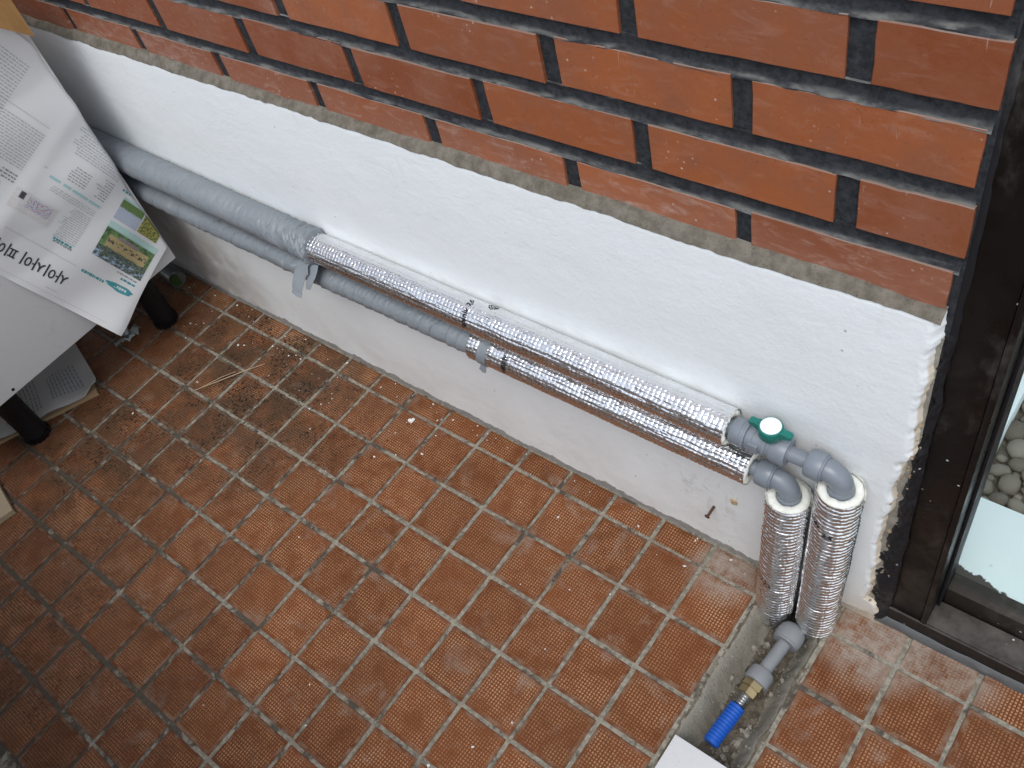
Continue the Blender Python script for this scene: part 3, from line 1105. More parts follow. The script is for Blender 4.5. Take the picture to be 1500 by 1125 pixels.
# ------------------------------------------------------------------ low white wall opposite (its foot shows in the near corner)
lw = empty('low_wall', (-1.0, -0.95, 0))
tag(lw, 'low white wall whose foot shows in the near left corner', 'wall')
b = MB()
b.add([(XL - 0.6, -0.800, -0.05), (0.9, -1.130, -0.05), (0.9, -1.25, -0.05), (XL - 0.6, -0.92, -0.05),
       (XL - 0.6, -0.800, 0.65), (0.9, -1.130, 0.65), (0.9, -1.25, 0.65), (XL - 0.6, -0.92, 0.65)],
      [(0, 1, 5, 4), (1, 2, 6, 5), (2, 3, 7, 6), (3, 0, 4, 7), (4, 5, 6, 7)])
b.build('wall_face', M['white_wall'], lw, smooth=False)
b = MB()
b.add([(XL - 0.63, -0.785, 0.6505), (0.93, -1.115, 0.6505), (0.93, -1.265, 0.6505), (XL - 0.63, -0.935, 0.6505),
       (XL - 0.63, -0.785, 0.69), (0.93, -1.115, 0.69), (0.93, -1.265, 0.69), (XL - 0.63, -0.935, 0.69)],
      [(0, 1, 5, 4), (1, 2, 6, 5), (2, 3, 7, 6), (3, 0, 4, 7), (4, 5, 6, 7), (3, 2, 1, 0)])
b.build('coping', M['cement'], lw, smooth=False)


# ------------------------------------------------------------------ pipework
def sleeve(name, p0, p1, rad, mode, parent, seed):
    """foil insulation sleeve: embossed squares ('quilt') or pushed-up ribs ('rib') as real relief"""
    p0, p1 = Vector(p0), Vector(p1)
    ax = (p1 - p0)
    L = ax.length
    ax.normalize()
    a = Vector((0, 0, 1)) if abs(ax.z) < 0.9 else Vector((0, 1, 0))
    u_ = ax.cross(a).normalized()
    v_ = ax.cross(u_)
    cells = 23
    nth = cells * 9
    pitch = 0.0068 if mode == 'quilt' else 0.0079
    ns = int(L / pitch * 10)
    s = np.linspace(0, L, ns + 1)
    th = np.linspace(0, 2 * np.pi, nth, endpoint=False)
    S, TH = np.meshgrid(s, th, indexing='ij')
    ci, cj = np.floor(S / pitch), np.floor(TH / (2 * np.pi) * cells)
    fu, fv = S / pitch - ci, TH / (2 * np.pi) * cells - cj
    rnd = hsh(ci, cj, seed)
    tx, ty = hsh(ci, cj, seed + 1) - .5, hsh(ci, cj, seed + 2) - .5
    if mode == 'quilt':
        pil = (np.abs(np.sin(np.pi * fu)) ** 0.55) * (np.abs(np.sin(np.pi * fv)) ** 0.55)
        d = pil * (0.00055 + 0.0003 * rnd) + pil ** 0.5 * (tx * (fu - .5) + ty * (fv - .5)) * 0.0011 + (vn(S * 520, TH * 13, seed + 4) - .5) * 0.00034
    else:
        ph = S / pitch + (vn(TH * 1.2, S * 14, seed) - .5) * 0.55 + 0.2 * np.sin(TH * 1.0 + seed)
        f = ph - np.floor(ph)
        rib = np.sqrt(np.clip(1 - (2 * f - 1) ** 2, 0, 1)) * (0.85 + 0.3 * vn(TH * 2.5, np.floor(ph) * 1.7, seed + 9))
        d = rib * 0.0032 + np.abs(np.sin(np.pi * fv)) ** 0.5 * 0.00030 + rib * ty * (fv - .5) * 0.0014 - 0.0014 + (vn(S * 520, TH * 13, seed + 4) - .5) * 0.00030
    d = d + (fbm(S * 35, TH * 1.1 * np.cos(TH) ** 2 + 2 * np.sin(TH), seed + 5) - .5) * 0.0016
    rad_ = rad + d
    C = np.cos(TH) * rad_
    D = np.sin(TH) * rad_
    P = np.zeros(S.shape + (3,))
    for k in range(3):
        P[..., k] = p0[k] + ax[k] * S + u_[k] * C + v_[k] * D
    n, mm = S.shape
    idx = np.arange(n * mm).reshape(n, mm)
    A = idx[:-1, :]
    B_ = np.roll(idx, -1, axis=1)[:-1, :]
    Fq = np.stack([A, B_, np.roll(idx, -1, axis=1)[1:, :], idx[1:, :]], -1).reshape(-1, 4)
    pw = parent_world(parent)
    P -= np.array(pw)
    me = bpy.data.meshes.new(name)
    me.vertices.add(n * mm)
    me.vertices.foreach_set('co', P.reshape(-1))
    nf = len(Fq)
    me.loops.add(nf * 4)
    me.loops.foreach_set('vertex_index', Fq.reshape(-1).astype(np.int32))
    me.polygons.add(nf)
    me.polygons.foreach_set('loop_start', np.arange(0, nf * 4, 4, dtype=np.int32))
    me.polygons.foreach_set('use_smooth', np.ones(nf, bool))
    me.update()
    me.validate()
    me.materials.append(M['foil'])
    o = bpy.data.objects.new(name, me)
    COL.objects.link(o)
    o.parent = parent
    return o


def foam_ring(p, axis, r0, r1, depth, parent, seed, ragged=0.0025, name='foam_lining'):
    """white foam wall of a sleeve showing at its cut end"""
    p, axis = Vector(p), Vector(axis).normalized()
    a = Vector((0, 0, 1)) if abs(axis.z) < 0.9 else Vector((0, 1, 0))
    u_ = axis.cross(a).normalized()
    v_ = axis.cross(u_)
    seg = 56
    prof = [(-depth, r0), (-0.0015, r0), (0.0006, r0 + (r1 - r0) * .18), (0.0010, (r0 + r1) / 2), (0.0004, r0 + (r1 - r0) * .85), (-0.003, r1), (-depth, r1 - .001)]
    V, F = [], []
    for j, (d, rr_) in enumerate(prof):
        for k in range(seg):
            th = 2 * math.pi * k / seg
            nz = float(fbm(math.cos(th) * 2.2 + 5, math.sin(th) * 2.2 + 5, seed)) - .5
            n2 = float(vn(th * 9, j * 1.3, seed + 3)) - .5
            dd = d + (nz * ragged * 2.2 + n2 * ragged * 0.5 if 0 < j < 6 else 0)
            rad = rr_ + (n2 * 0.0012 if 0 < j < 6 else 0)
            V.append(p + axis * dd + (u_ * math.cos(th) + v_ * math.sin(th)) * rad)
    n = len(prof)
    for i in range(n - 1):
        for k in range(seg):
            q_, b_ = i * seg + k, i * seg + (k + 1) % seg
            F.append((q_, b_, b_ + seg, q_ + seg))
    return MB().add(V, F).build(name, M['foam'], parent, angle=60)


def wrapped(name, pts, rad, parent, seed, pitch=0.026, crumple=None):
    """pipe lagging wound with grey tape: overlapping helical turns and creases as relief"""
    pts = [Vector(p) for p in pts]
    L = (pts[-1] - pts[0]).length
    ns, nth = int(L / 0.0009), 64
    s = np.linspace(0, 1, ns)
    th = np.linspace(0, 2 * np.pi, nth, endpoint=False)
    S, TH = np.meshgrid(s, th, indexing='ij')
    wob = (fbm(S * L * 14, S * 0, seed) - .5) * 1.5 + (vn(np.cos(TH) * 1.5, S * L * 30, seed + 6) - .5) * 0.18
    ph = S * L / pitch + TH / (2 * np.pi) * 1.0 + wob
    f = ph - np.floor(ph)
    turn = np.floor(ph)
    f_ = np.minimum(f, 1 - f) * pitch
    d = 0.0015 * np.clip(1 - f * 1.15, 0, 1) * (0.6 + 0.8 * hsh(turn, turn * 0, seed)) - 0.0022 * np.exp(-(f_ / 0.0011) ** 2) * np.clip(vn(TH * 1.5, turn, seed + 11) * 1.6 - 0.2, 0.15, 1) + (fbm(S * L * 22, np.cos(TH) * 1.5 + 3 * np.sin(TH), seed + 3) - .5) * 0.0012
    d += (vn(S * L * 150 + TH * 1.2, np.cos(TH) * 2.0, seed + 7) - .5) * 0.0011
    if crumple is not None:
        kf = np.clip((S - crumple) / (1 - crumple), 0, 1)
        d += kf * ((vn(S * L * 190 + np.sin(TH + 0.6) * 5, np.cos(TH) * 2.0, seed + 8) - .5) * 0.0056 + 0.0012)
    npts = len(pts)
    base = np.array([list(p) for p in pts])
    t_ = np.linspace(0, 1, npts)
    cen = np.stack([np.interp(s, t_, base[:, k]) for k in range(3)], -1)
    rad_ = rad + d
    P = np.zeros(S.shape + (3,))
    P[..., 0] = cen[:, 0][:, None]
    P[..., 1] = cen[:, 1][:, None] + np.cos(TH) * rad_
    P[..., 2] = cen[:, 2][:, None] + np.sin(TH) * rad_
    n, mm = S.shape
    b_ = MB()
    F = [(i * mm + k, i * mm + (k + 1) % mm, (i + 1) * mm + (k + 1) % mm, (i + 1) * mm + k) for i in range(n - 1) for k in range(mm)]
    F.append(tuple((n - 1) * mm + k for k in range(mm)))
    b_.add(P.reshape(-1, 3), F)
    return b_.build(name, M['tape'], parent, angle=22)


def text_mesh(body, size, bold=0.0):
    c = bpy.data.curves.new('lettering', 'FONT')
    c.body = body
    c.size = size
    c.resolution_u = 3
    c.fill_mode = 'FRONT'
    c.offset = bold
    o = bpy.data.objects.new('lettering', c)
    COL.objects.link(o)
    dg = bpy.context.evaluated_depsgraph_get()
    me = bpy.data.meshes.new_from_object(o.evaluated_get(dg))
    bm = bmesh.new()
    bm.from_mesh(me)
    bmesh.ops.subdivide_edges(bm, edges=[e for e in bm.edges if e.calc_length() > size * 0.2], cuts=3)
    bmesh.ops.triangulate(bm, faces=bm.faces[:])
    V = [tuple(v.co) for v in bm.verts]
    bm.verts.index_update()
    F = [[v.index for v in f.verts] for f in bm.faces]
    bm.free()
    COL.objects.unlink(o)
    bpy.data.objects.remove(o)
    return V, F


def mark(body, size, mapper, parent, mat='black_ink', name='printed_mark'):
    V, F = text_mesh(body, size, size * 0.03)
    o = MB().add([mapper(x, y) for x, y, z in V], F).build(name, M[mat], parent, smooth=False)
    return o


UY, UZ = -0.0258, 0.3722           # upper run axis
LY, LZ = -0.0305, 0.3160           # lower run axis
RF = 0.0243
XU0, XU1 = -1.095, -0.343
XD0, XD1 = -0.765, -0.3125

upper = tag(empty('upper_water_pipe', (-0.60, UY, UZ)),
            'upper water pipe with a green-handled valve, half grey tape and half silver foil', 'pipe')
sleeve('foil_sleeve', (XU0, UY, UZ), (XU1, UY, UZ), RF, 'quilt', upper, 3)
foam_ring((XU1 + 0.001, UY, UZ), (1, 0, 0), 0.0150, RF - 0.0008, 0.02, upper, 5, 0.0045)
wrapped('tape_wrap', [(-2.7, UY - 0.004, 0.425), (-2.0, UY - .002, 0.406), (-1.45, UY - .001, 0.387), (XU0 + 0.004, UY, UZ + 0.001)], 0.0268, upper, 13, 0.024, 0.86)

# valve body: socket nut, barrel with pad, socket nut
AX = (1, 0, 0)
valve = MB()
valve.lathe((XU1 - 0.01, UY, UZ), AX, [(0, .0115), (0.013, .0115), (0.0132, .0158), (0.0150, .0172), (0.0262, .0180), (0.0268, .0172), (0.0300, .0172), (0.0305, .0186), (0.0335, .0186), (0.0340, .0150),
                                     (0.0420, .0150), (0.0422, .0142), (0.0555, .0142), (0.0560, .0158), (0.0600, .0158), (0.0605, .0146), (0.0650, .0146), (0.0655, .0170), (0.0700, .0180), (0.0830, .0178), (0.0850, .0170), (0.0852, .0120), (0.086, .0118)], 40)
valve.box((-0.314, UY - 0.0170, UZ - 0.006), (-0.3005, UY - 0.008, UZ + 0.008), 0.001)
valve_o = valve.build('valve_body', M['pvc'], upper)
hb = MB()
HX = -0.2915
hb.lathe((HX, UY, UZ + 0.0125), (0, 0, 1), [(0, .0075), (0.009, .0075), (0.0092, .0128), (0.011, .0140), (0.0235, .0146), (0.0250, .0140), (0.0255, .0128)], 40)
for s_ in (-1, 1):
    w0, w1, zA, zB = 0.0062, 0.0040, UZ + 0.0240, UZ + 0.0370
    pr = [(HX + s_ * 0.010, w0, zA, zB), (HX + s_ * 0.0175, w1 * 1.05, zA + .004, zB - .0005), (HX + s_ * 0.0245, w1 * 1.1, zA + .0065, zB - .001), (HX + s_ * 0.0265, w1 * .8, zA + .007, zB - .0018)]
    V, F = [], []
    for X_, w_, za, zb in pr: V += [(X_, UY - w_, za), (X_, UY + w_, za), (X_, UY + w_, zb), (X_, UY - w_, zb)]
    for i in range(3):
        for k in range(4): F.append((i * 4 + k, i * 4 + (k + 1) % 4, i * 4 + 4 + (k + 1) % 4, i * 4 + 4 + k))
    F.append((12, 13, 14, 15))
    hb.add(V, F)
handle = hb.build('handle', M['green'], valve_o)
MB().lathe((HX, UY, UZ + 0.0375), (0, 0, 1), [(0, .0122), (0.0012, .0122), (0.0018, .0112)], 40).build('cap', M['white_plastic'], valve_o)
bp = MB()
bp.grid(np.array([[(XU1 + 0.0005 + dx, UY - math.cos(t_) * .01175, UZ + math.sin(t_) * .01175) for t_ in np.linspace(-0.5, 0.35, 8)] for dx in (0.0, 0.0022)]))
bp.build('blue_print', M['blue_ink'], upper)
MB().tube([(XU1 - 0.012, UY, UZ), (XU1 + 0.004, UY, UZ)], 0.0114, 28).build('pipe_nipple', M['pvc'], upper)


def elbow(parent, x_in, axis_x, y, z, z_out, r_nut=.0178, r_body=.0138):
    b_ = MB()
    b_.lathe((x_in, y, z), AX, [(0, .0112), (0.0002, .0160), (0.0022, .0174), (0.0170, .0180), (0.0190, .0174), (0.0192, .0162), (0.0215, .0162), (0.0220, r_body), (0.0225, r_body)], 40)
    pts, n = [], 14
    Rb = axis_x - x_in - 0.0222
    Rb = max(Rb, 0.012)
    cx, cz = axis_x - Rb, z - Rb
    for k in range(n + 1):
        a_ = math.pi / 2 * (1 - k / n)
        pts.append((cx + Rb * math.cos(a_), y, cz + Rb * math.sin(a_)))
    pts.append((axis_x, y, min(cz - 0.004, z_out)))
    b_.tube([(x_in + 0.020, y, z)] + pts, r_body, 36)
    b_.lathe((axis_x, y, z_out - 0.012), (0, 0, 1), [(0, .0152), (0.0105, .0155), (0.0125, .0150), (0.0145, r_body + 0.0003)], 36)
    return b_.build('elbow', M['pvc'], parent)


MB().tube([(-0.268, UY, UZ), (-0.236, UY, UZ)], 0.0095, 28).build('pipe_nipple', M['pvc'], upper)
UXr, LXr = -0.2030, -0.2635
elbow(upper, -0.2445, UXr, UY, UZ, UZ - 0.022)
UT, UB = Vector((UXr, UY - .0005, UZ - 0.0250)), Vector((-0.2130, UY - 0.008, -0.004))
LT, LB = Vector((LXr, LY - .001, LZ - 0.0250)), Vector((-0.2745, LY - 0.008, -0.028))
sleeve('riser_sleeve', UB, UT, 0.0262, 'rib', upper, 31)
foam_ring(UT, UT - UB, 0.0152, 0.0262, 0.03, upper, 8, 0.0028)
MB().tube([UB + Vector((0, 0, 0.03)), UB + Vector((0.0, -0.003, -0.012)), UB + Vector((-0.001, -0.004, -0.03))], [0.0165, 0.0165, 0.016], 28).build('pipe_tail', M['pvc_dusty'], upper)

lower = tag(empty('lower_water_pipe', (-0.60, LY, LZ)),
            'thinner lower water pipe without a valve, taped grey for most of its length', 'pipe')
sleeve('foil_sleeve', (XD0, LY, LZ - 0.004), (XD1, LY, LZ), 0.0240, 'quilt', lower, 17)
foam_ring((XD1 + 0.0005, LY, LZ), (1, 0, 0), 0.0115, 0.0238, 0.02, lower, 15, 0.0016)
wrapped('tape_wrap', [(-2.7, LY + .003, 0.338), (-2.0, LY + .002, 0.326), (-1.5, LY, 0.314), (-1.1, LY, 0.3085), (XD0 + 0.003, LY, LZ - 0.0045)], 0.0196, lower, 23, 0.034)
bd = MB()
P = np.zeros((7, 48, 3))
for i, (dx, rr_) in enumerate(((-.0085, .0240), (-.0084, .0256), (-.003, .0258), (0.002, .0255), (0.0022, .0261), (.0085, .0259), (.0086, .0240))):
    for k in range(48):
        th = 2 * math.pi * k / 48
        sk = 0.004 * math.sin(th)
        P[i, k] = (-0.737 + dx + sk, LY + math.cos(th) * rr_, LZ - .004 + math.sin(th) * rr_)
V = P.reshape(-1, 3)
F = [(i * 48 + k, i * 48 + (k + 1) % 48, (i + 1) * 48 + (k + 1) % 48, (i + 1) * 48 + k) for i in range(6) for k in range(48)]
bd.add(V, F)
band = bd.build('tape_band', M['tape'], lower)
MB().add([(-0.742, LY - .0215, LZ - .017), (-0.732, LY - .0215, LZ - .017), (-0.733, LY - .0250, LZ - .029), (-0.739, LY - .0262, LZ - .031), (-0.746, LY - .0250, LZ - .026)],
         [(0, 1, 2, 3, 4)]).build('tape_end', M['tape'], band, smooth=False)
MB().tube([(XD1 - 0.015, LY, LZ), (-0.295, LY, LZ)], 0.0100, 28).build('pipe_nipple', M['pvc'], lower)
elbow(lower, -0.3040, LXr, LY, LZ, LZ - 0.024, r_body=.0134)
sleeve('riser_sleeve', LB, LT, 0.0262, 'rib', lower, 47)
foam_ring(LT, LT - LB, 0.0150, 0.0262, 0.03, lower, 18, 0.0014)
MB().tube([LB + Vector((0, 0, 0.03)), LB + Vector((0.001, -0.003, -0.004)), LB + Vector((0.002, -0.004, -0.016))], [0.0165, 0.0165, 0.0150], 28).build('pipe_tail', M['pvc_dusty'], lower)

# loose end of the grey tape hanging from the upper pipe
tl = MB()


def ribbon(rows):
    P = np.array([[r0, tuple((np.array(r0) + np.array(r1)) / 2 + np.array((0, -.0012, 0))), r1] for r0, r1 in rows])
    n, mm = P.shape[:2]
    V = P.reshape(-1, 3)
    V2 = V + np.array((0, .0009, 0))
    b0 = [(i * mm + j, i * mm + j + 1, (i + 1) * mm + j + 1, (i + 1) * mm + j) for i in range(n - 1) for j in range(mm - 1)]
    tl.add(V, b0)
    tl.add(V2, b0)


ribbon([((-1.124, -0.046, 0.352), (-1.096, -0.047, 0.354)), ((-1.126, -0.056, 0.350), (-1.098, -0.058, 0.351)), ((-1.122, -0.066, 0.340), (-1.095, -0.069, 0.336)),
        ((-1.126, -0.070, 0.338), (-1.100, -0.072, 0.331)), ((-1.129, -0.082, 0.322), (-1.101, -0.086, 0.318)), ((-1.127, -0.086, 0.321), (-1.100, -0.089, 0.315)),
        ((-1.125, -0.100, 0.306), (-1.099, -0.104, 0.304)), ((-1.123, -0.103, 0.303), (-1.098, -0.106, 0.300)), ((-1.121, -0.112, 0.297), (-1.097, -0.114, 0.295))])
ribbon([((-1.108, -0.046, 0.350), (-1.082, -0.044, 0.352)), ((-1.102, -0.056, 0.340), (-1.080, -0.054, 0.344)), ((-1.100, -0.070, 0.324), (-1.082, -0.066, 0.330)),
        ((-1.099, -0.080, 0.318), (-1.084, -0.077, 0.321)), ((-1.098, -0.090, 0.304), (-1.088, -0.088, 0.306))])
ribbon([((-1.125, -0.058, 0.344), (-1.124, -0.062, 0.338)), ((-1.140, -0.066, 0.340), (-1.136, -0.070, 0.334))])
tl.V = [(x_, -0.046 + (y_ + 0.046) * 0.68, 0.352 + (z_ - 0.352) * 0.68) for x_, y_, z_ in tl.V]
tl.build('tape_tail', M['tape'], upper, angle=25)


# black lettering printed round the foil
def on_pipe(x0, cy, cz, rad, th0, flip=1):
    def f(a_, b_):
        th = th0 + a_ / rad
        return (x0 - b_ * flip, cy - math.cos(th) * rad, cz + math.sin(th) * rad)
    return f


mark('omniv', 0.0125, on_pipe(-0.750, UY, UZ, RF + 0.0013, R(2)), upper)
mark('2.5', 0.0100, on_pipe(-0.752, UY, UZ, RF + 0.0013, R(82)), upper)
mark('omniv', 0.0125, on_pipe(-0.690, LY, LZ - .003, 0.0240 + 0.0013, R(-8)), lower)
# ring-shaped mark on top of the upper sleeve
rg = MB()
for r0_, r1_ in ((0.0060, 0.0074), (0.0030, 0.0042)):
    V, F = [], []
    fm = on_pipe(-0.722, UY, UZ, RF + 0.0012, R(122))
    for k in range(28):
        a_ = 2 * math.pi * k / 28
        V += [fm(math.cos(a_) * r0_, math.sin(a_) * r0_), fm(math.cos(a_) * r1_, math.sin(a_) * r1_)]
    for k in range(28): F.append((2 * k, 2 * k + 1, 2 * ((k + 1) % 28) + 1, 2 * ((k + 1) % 28)))
    rg.add(V, F)
rg.build('printed_mark', M['black_ink'], upper, smooth=False)


def on_riser(A, B_, rad, z, th0, slope=0.0):
    def f(a_, b_):
        th = th0 + a_ / rad
        zz = z + b_ - a_ * slope
        t_ = (zz - A.z) / (B_.z - A.z)
        c_ = A.lerp(B_, t_)
        return (c_.x + math.cos(th) * rad, c_.y + math.sin(th) * rad, zz)
    return f


mark('omniv', 0.0120, on_riser(UB, UT, 0.0291, 0.300, R(195), 0.35), upper)
mark('2.5', 0.0110, on_riser(UB, UT, 0.0291, 0.278, R(262), 0.1), upper)
mark('omniv 2.5', 0.0105, on_riser(LB, LT, 0.0291, 0.105, R(192), 0.40), lower)

# supply connector lying in the trench
conn = tag(empty('supply_connector', (-0.242, -0.15, -0.012)), 'grey and brass coupling with blue corrugated hose lying in the trench', 'pipe fitting')
T0, T1 = Vector((-0.2335, -0.0700, -0.0100)), Vector((-0.2530, -0.2580, -0.0175))
ad = (T1 - T0).normalized()


def seg_(a, b):  # distance along the connector
    return T0 + ad * a, T0 + ad * b


MB().lathe(T0 - ad * 0.016, ad, [(0, .010), (0.002, .0150), (0.008, .0190), (0.018, .0205), (0.028, .0200), (0.0285, .0186), (0.0310, .0182), (0.0315, .0105)], 40).build('tee', M['pvc_dusty'], conn)
MB().tube([T0 + ad * 0.010, T0 + ad * 0.070], 0.0098, 28).build('pipe', M['pvc_dusty'], conn)
MB().lathe(T0 + ad * 0.066, ad, [(0, .0100), (0.0005, .0158), (0.004, .0176), (0.020, .0182), (0.022, .0176), (0.0225, .0130)], 36).build('coupling', M['pvc_dusty'], conn)
MB().lathe(T0 + ad * 0.0885, ad, [(0, .0120), (0.0002, .0150), (0.010, .0152), (0.0102, .0128), (0.0125, .0128)], 6).build('brass_nut', M['brass'], conn, smooth=False)
MB().lathe(T0 + ad * 0.1010, ad, [(0, .0128), (0.0002, .0142), (0.0095, .0136), (0.0105, .0115)], 6).build('brass_union', M['brass'], conn, smooth=False)
prof = []
for k in range(40): prof.append((0.1105 + k * 0.0005, .0088 + 0.0014 * math.sin(k * 2 * math.pi / 8)))
MB().lathe(T0, ad, prof, 28).build('steel_bellows', M['steel'], conn)
prof = [(0.1300, .0085), (0.1301, .0112)]
for k in range(96): prof.append((0.1305 + k * 0.00066, .0114 + 0.0009 * math.sin(k * 2 * math.pi / 8)))
prof += [(0.1942, .0100)]
MB().lathe(T0, ad, prof, 30).build('blue_hose', M['blue'], conn)

# ------------------------------------------------------------------ cabinet on black legs, with a newspaper sheet on its side
XP = -1.600
cab = tag(empty('cabinet', (-1.85, -0.33, 0)), 'white cabinet on stubby black legs beside the wall', 'cabinet')
CY0, CY1, CZ0, CZ1 = -0.600, -0.062, 0.174, 0.760
b = MB()
b.box((XP - 0.018, CY0, CZ0), (XP, CY1, CZ1), 0.0016)
side = b.build('side_panel', M['panel'], cab, angle=40)
b = MB()
b.box((-2.20, CY0, CZ0 + .0005), (-2.182, CY1, CZ1 - .001), 0.0016)
b.build('side_panel', M['panel'], cab, angle=40)
b = MB()
b.box((-2.1815, CY0 + .004, CZ0 + .002), (XP - 0.0185, CY1 - .002, CZ0 + 0.020), 0.001)
b.build('bottom_panel', M['panel'], cab, angle=40)
b = MB()
b.box((-2.21, CY0 - .01, CZ1 + .0005), (XP + 0.002, CY1 - .001, CZ1 + 0.020), 0.0015)
b.build('top_panel', M['panel'], cab, angle=40)
b = MB()
b.box((-2.1815, CY1 - .010, CZ0 + .0205), (XP - 0.0185, CY1 - .003, CZ1 - .001))
b.build('back_panel', M['panel'], cab, angle=40)
b = MB()
b.box((-2.19, CY0 - .019, CZ0 + .002), (XP - 0.004, CY0 - .001, CZ1 - .002), 0.0016)
b.build('door', M['panel'], cab, angle=40)
MB().lathe((XP - 0.001, -0.463, 0.184), (1, 0, 0), [(0, .0032), (0.0013, .0032), (0.0014, .0020)], 16).build('screw_hole', M['black_plastic'], side)
for lx, ly in ((-1.692, -0.128), (-1.690, -0.482), (-2.10, -0.128), (-2.10, -0.482)):
    b = MB()
    b.lathe((lx, ly, 0), (0, 0, 1), [(0.0, .0240), (0.004, .0268), (0.016, .0268), (0.0165, .0252), (0.019, .0245), (0.10, .0252), (0.150, .0265), (0.1505, .031), (CZ0 + .001, .031)], 32)
    for k in range(16):
        a_ = 2 * math.pi * k / 16
        b.lathe((lx + math.cos(a_) * .0262, ly + math.sin(a_) * .0262, 0.001), (0, 0, 1), [(0, .0018), (0.0145, .0018)], 6)
    b.build('leg', M['black_plastic'], cab)

# newspaper taped slantwise on the panel: page coordinates (a, b) -> panel plane, wrapping round the panel's rear edge
news = tag(empty('newspaper', (XP, -0.2, 0.4)), 'open newspaper sheet hung slantwise over the white cabinet side', 'newspaper')
KY, KZ = -0.2542, 0.1406
EX, EY = (-0.3579, 0.9338), (0.9338, 0.3579)
Y_EDGE = CY1 + 0.0015
Z_LOW = CZ0


def on_page(a_, b_, lift=0.0):
    y = KY + EX[0] * a_ + EY[0] * b_
    z = KZ + EX[1] * a_ + EY[1] * b_
    # loose sheet: slight billow away from the panel, a crease, corner curling forward
    bil = 0.0045 + 0.0035 * math.sin(a_ * 17 + 0.5) * math.sin(b_ * 14 + 0.8) + 0.0025 * math.sin(a_ * 41 + b_ * 23)
    bil += 0.010 * math.exp(-((a_ - 0.303) / 0.016) ** 2) * 0.18
    bil += 0.020 * math.exp(-(a_ ** 2 + b_ ** 2) / 0.004) + 0.006 * math.exp(-(a_ / 0.03) ** 2)
    rw = 0.010
    x = XP + 0.0012 + max(0.0008, bil)
    over = y - (Y_EDGE - rw)
    nx_, ny_ = 1.0, 0.0
    if over > 0:
        ang = min(over / (rw + bil), math.pi * 0.62)
        rest = over - ang * (rw + bil)
        cx = x - rw - bil
        rad = rw + bil
        x = cx + rad * math.cos(ang)
        y = (Y_EDGE - rw) + rad * math.sin(ang) * 0.55
        nx_, ny_ = math.cos(ang), math.sin(ang)
        if rest > 0:
            x -= rest * math.sin(ang)
            y += rest * math.cos(ang) * 0.15
    return (x + nx_ * lift, y + ny_ * lift, z)


def page_patch(a0, a1, b0, b1, lift, na=None, nb=None, skew=0.0):
    na = na or max(2, int((a1 - a0) / 0.008) + 2)
    nb = nb or max(2, int((b1 - b0) / 0.008) + 2)
    A_ = np.linspace(a0, a1, na)
    B_ = np.linspace(b0, b1, nb)
    return np.array([[on_page(x, y, lift) for y in B_] for x in A_]), A_, B_


P, _, _ = page_patch(0.0, 0.62, 0.0, 0.36, 0.0, 110, 84)
sheet = MB().grid(P).build('sheet', M['paper'], news, angle=180)


def ink(name, rects, mat, lift=0.0006):
    b_ = MB()
    for r_ in rects: b_.grid(page_patch(*r_, lift)[0])
    return b_.build(name, M[mat], sheet)


def picture(name, a0, a1, b0, b1, mat):
    Pp, A_, B_ = page_patch(a0, a1, b0, b1, 0.0007, 20, 16)
    n, mm = Pp.shape[:2]
    o = MB().grid(Pp).build(name, M[mat], sheet, angle=180)
    me = o.data
    uv = me.uv_layers.new(name='UVMap')
    for lp in me.loops:
        i, j = divmod(lp.vertex_index, mm)
        uv.data[lp.index].uv = (i / (n - 1), j / (mm - 1))
    return o


picture('picture', 0.015, 0.134, 0.113, 0.186, 'photo_hall')
picture('picture', 0.080, 0.133, 0.1925, 0.237, 'photo_plaza')
picture('picture', 0.026, 0.0765, 0.1935, 0.232, 'photo_grove')
picture('picture', 0.233, 0.317, 0.1130, 0.150, 'photo_crowd')
picture('picture', 0.335, 0.395, 0.085, 0.120, 'photo_crowd')
picture('picture', 0.345, 0.362, 0.128, 0.142, 'photo_plaza')

V, F = text_mesh('사이사이 피어나', 0.0262, 0.0005)
hm = MB().add([on_page(0.146 + x, 0.0555 - y, 0.0008) for x, y, z in V], F).build('headline', M['print_black'], sheet, smooth=False)
q = random.Random(3)


def textblock(a0, a1, b0, b1, pitch, h, mat='print_pale', ragged=0.02, words=True):
    """unreadably small print: a run of short dashes for each line"""
    rects = []
    b_ = b0
    while b_ + h < b1:
        a_ = a0
        end = a1 - q.random() * ragged
        while a_ < end:
            wl_ = q.uniform(.0022, .0085)
            if a_ + wl_ > end: break
            rects.append((a_, a_ + wl_, b_ + q.uniform(0, h * .15), b_ + h, 0.0006))
            a_ += wl_ + q.uniform(.0012, .0024)
        b_ += pitch
    b2 = MB()
    for r_ in rects:
        b2.grid(page_patch(r_[0], r_[1], r_[2], r_[3], r_[4], 2, 2)[0])
    return b2.build('small_print', M[mat], sheet, smooth=False)


textblock(0.168, 0.226, 0.1075, 0.172, 0.0042, 0.0015)
textblock(0.168, 0.285, 0.173, 0.187, 0.0042, 0.0015)
textblock(0.215, 0.262, 0.206, 0.236, 0.0052, 0.0017, 'print_grey')
textblock(0.165, 0.205, 0.206, 0.246, 0.0052, 0.0017, 'print_grey')
textblock(0.290, 0.305, 0.198, 0.206, 0.0044, 0.0015)
textblock(0.100, 0.150, 0.246, 0.275, 0.0046, 0.0018)
textblock(0.165, 0.285, 0.252, 0.330, 0.0050, 0.0018)
textblock(0.325, 0.375, 0.150, 0.166, 0.0060, 0.0030, 'print_grey')
textblock(0.325, 0.420, 0.176, 0.250, 0.0050, 0.0018)
textblock(0.405, 0.560, 0.030, 0.330, 0.0055, 0.0019)
textblock(0.020, 0.070, 0.1055, 0.1100, 0.0060, 0.0028, 'print_grey', 0.004)
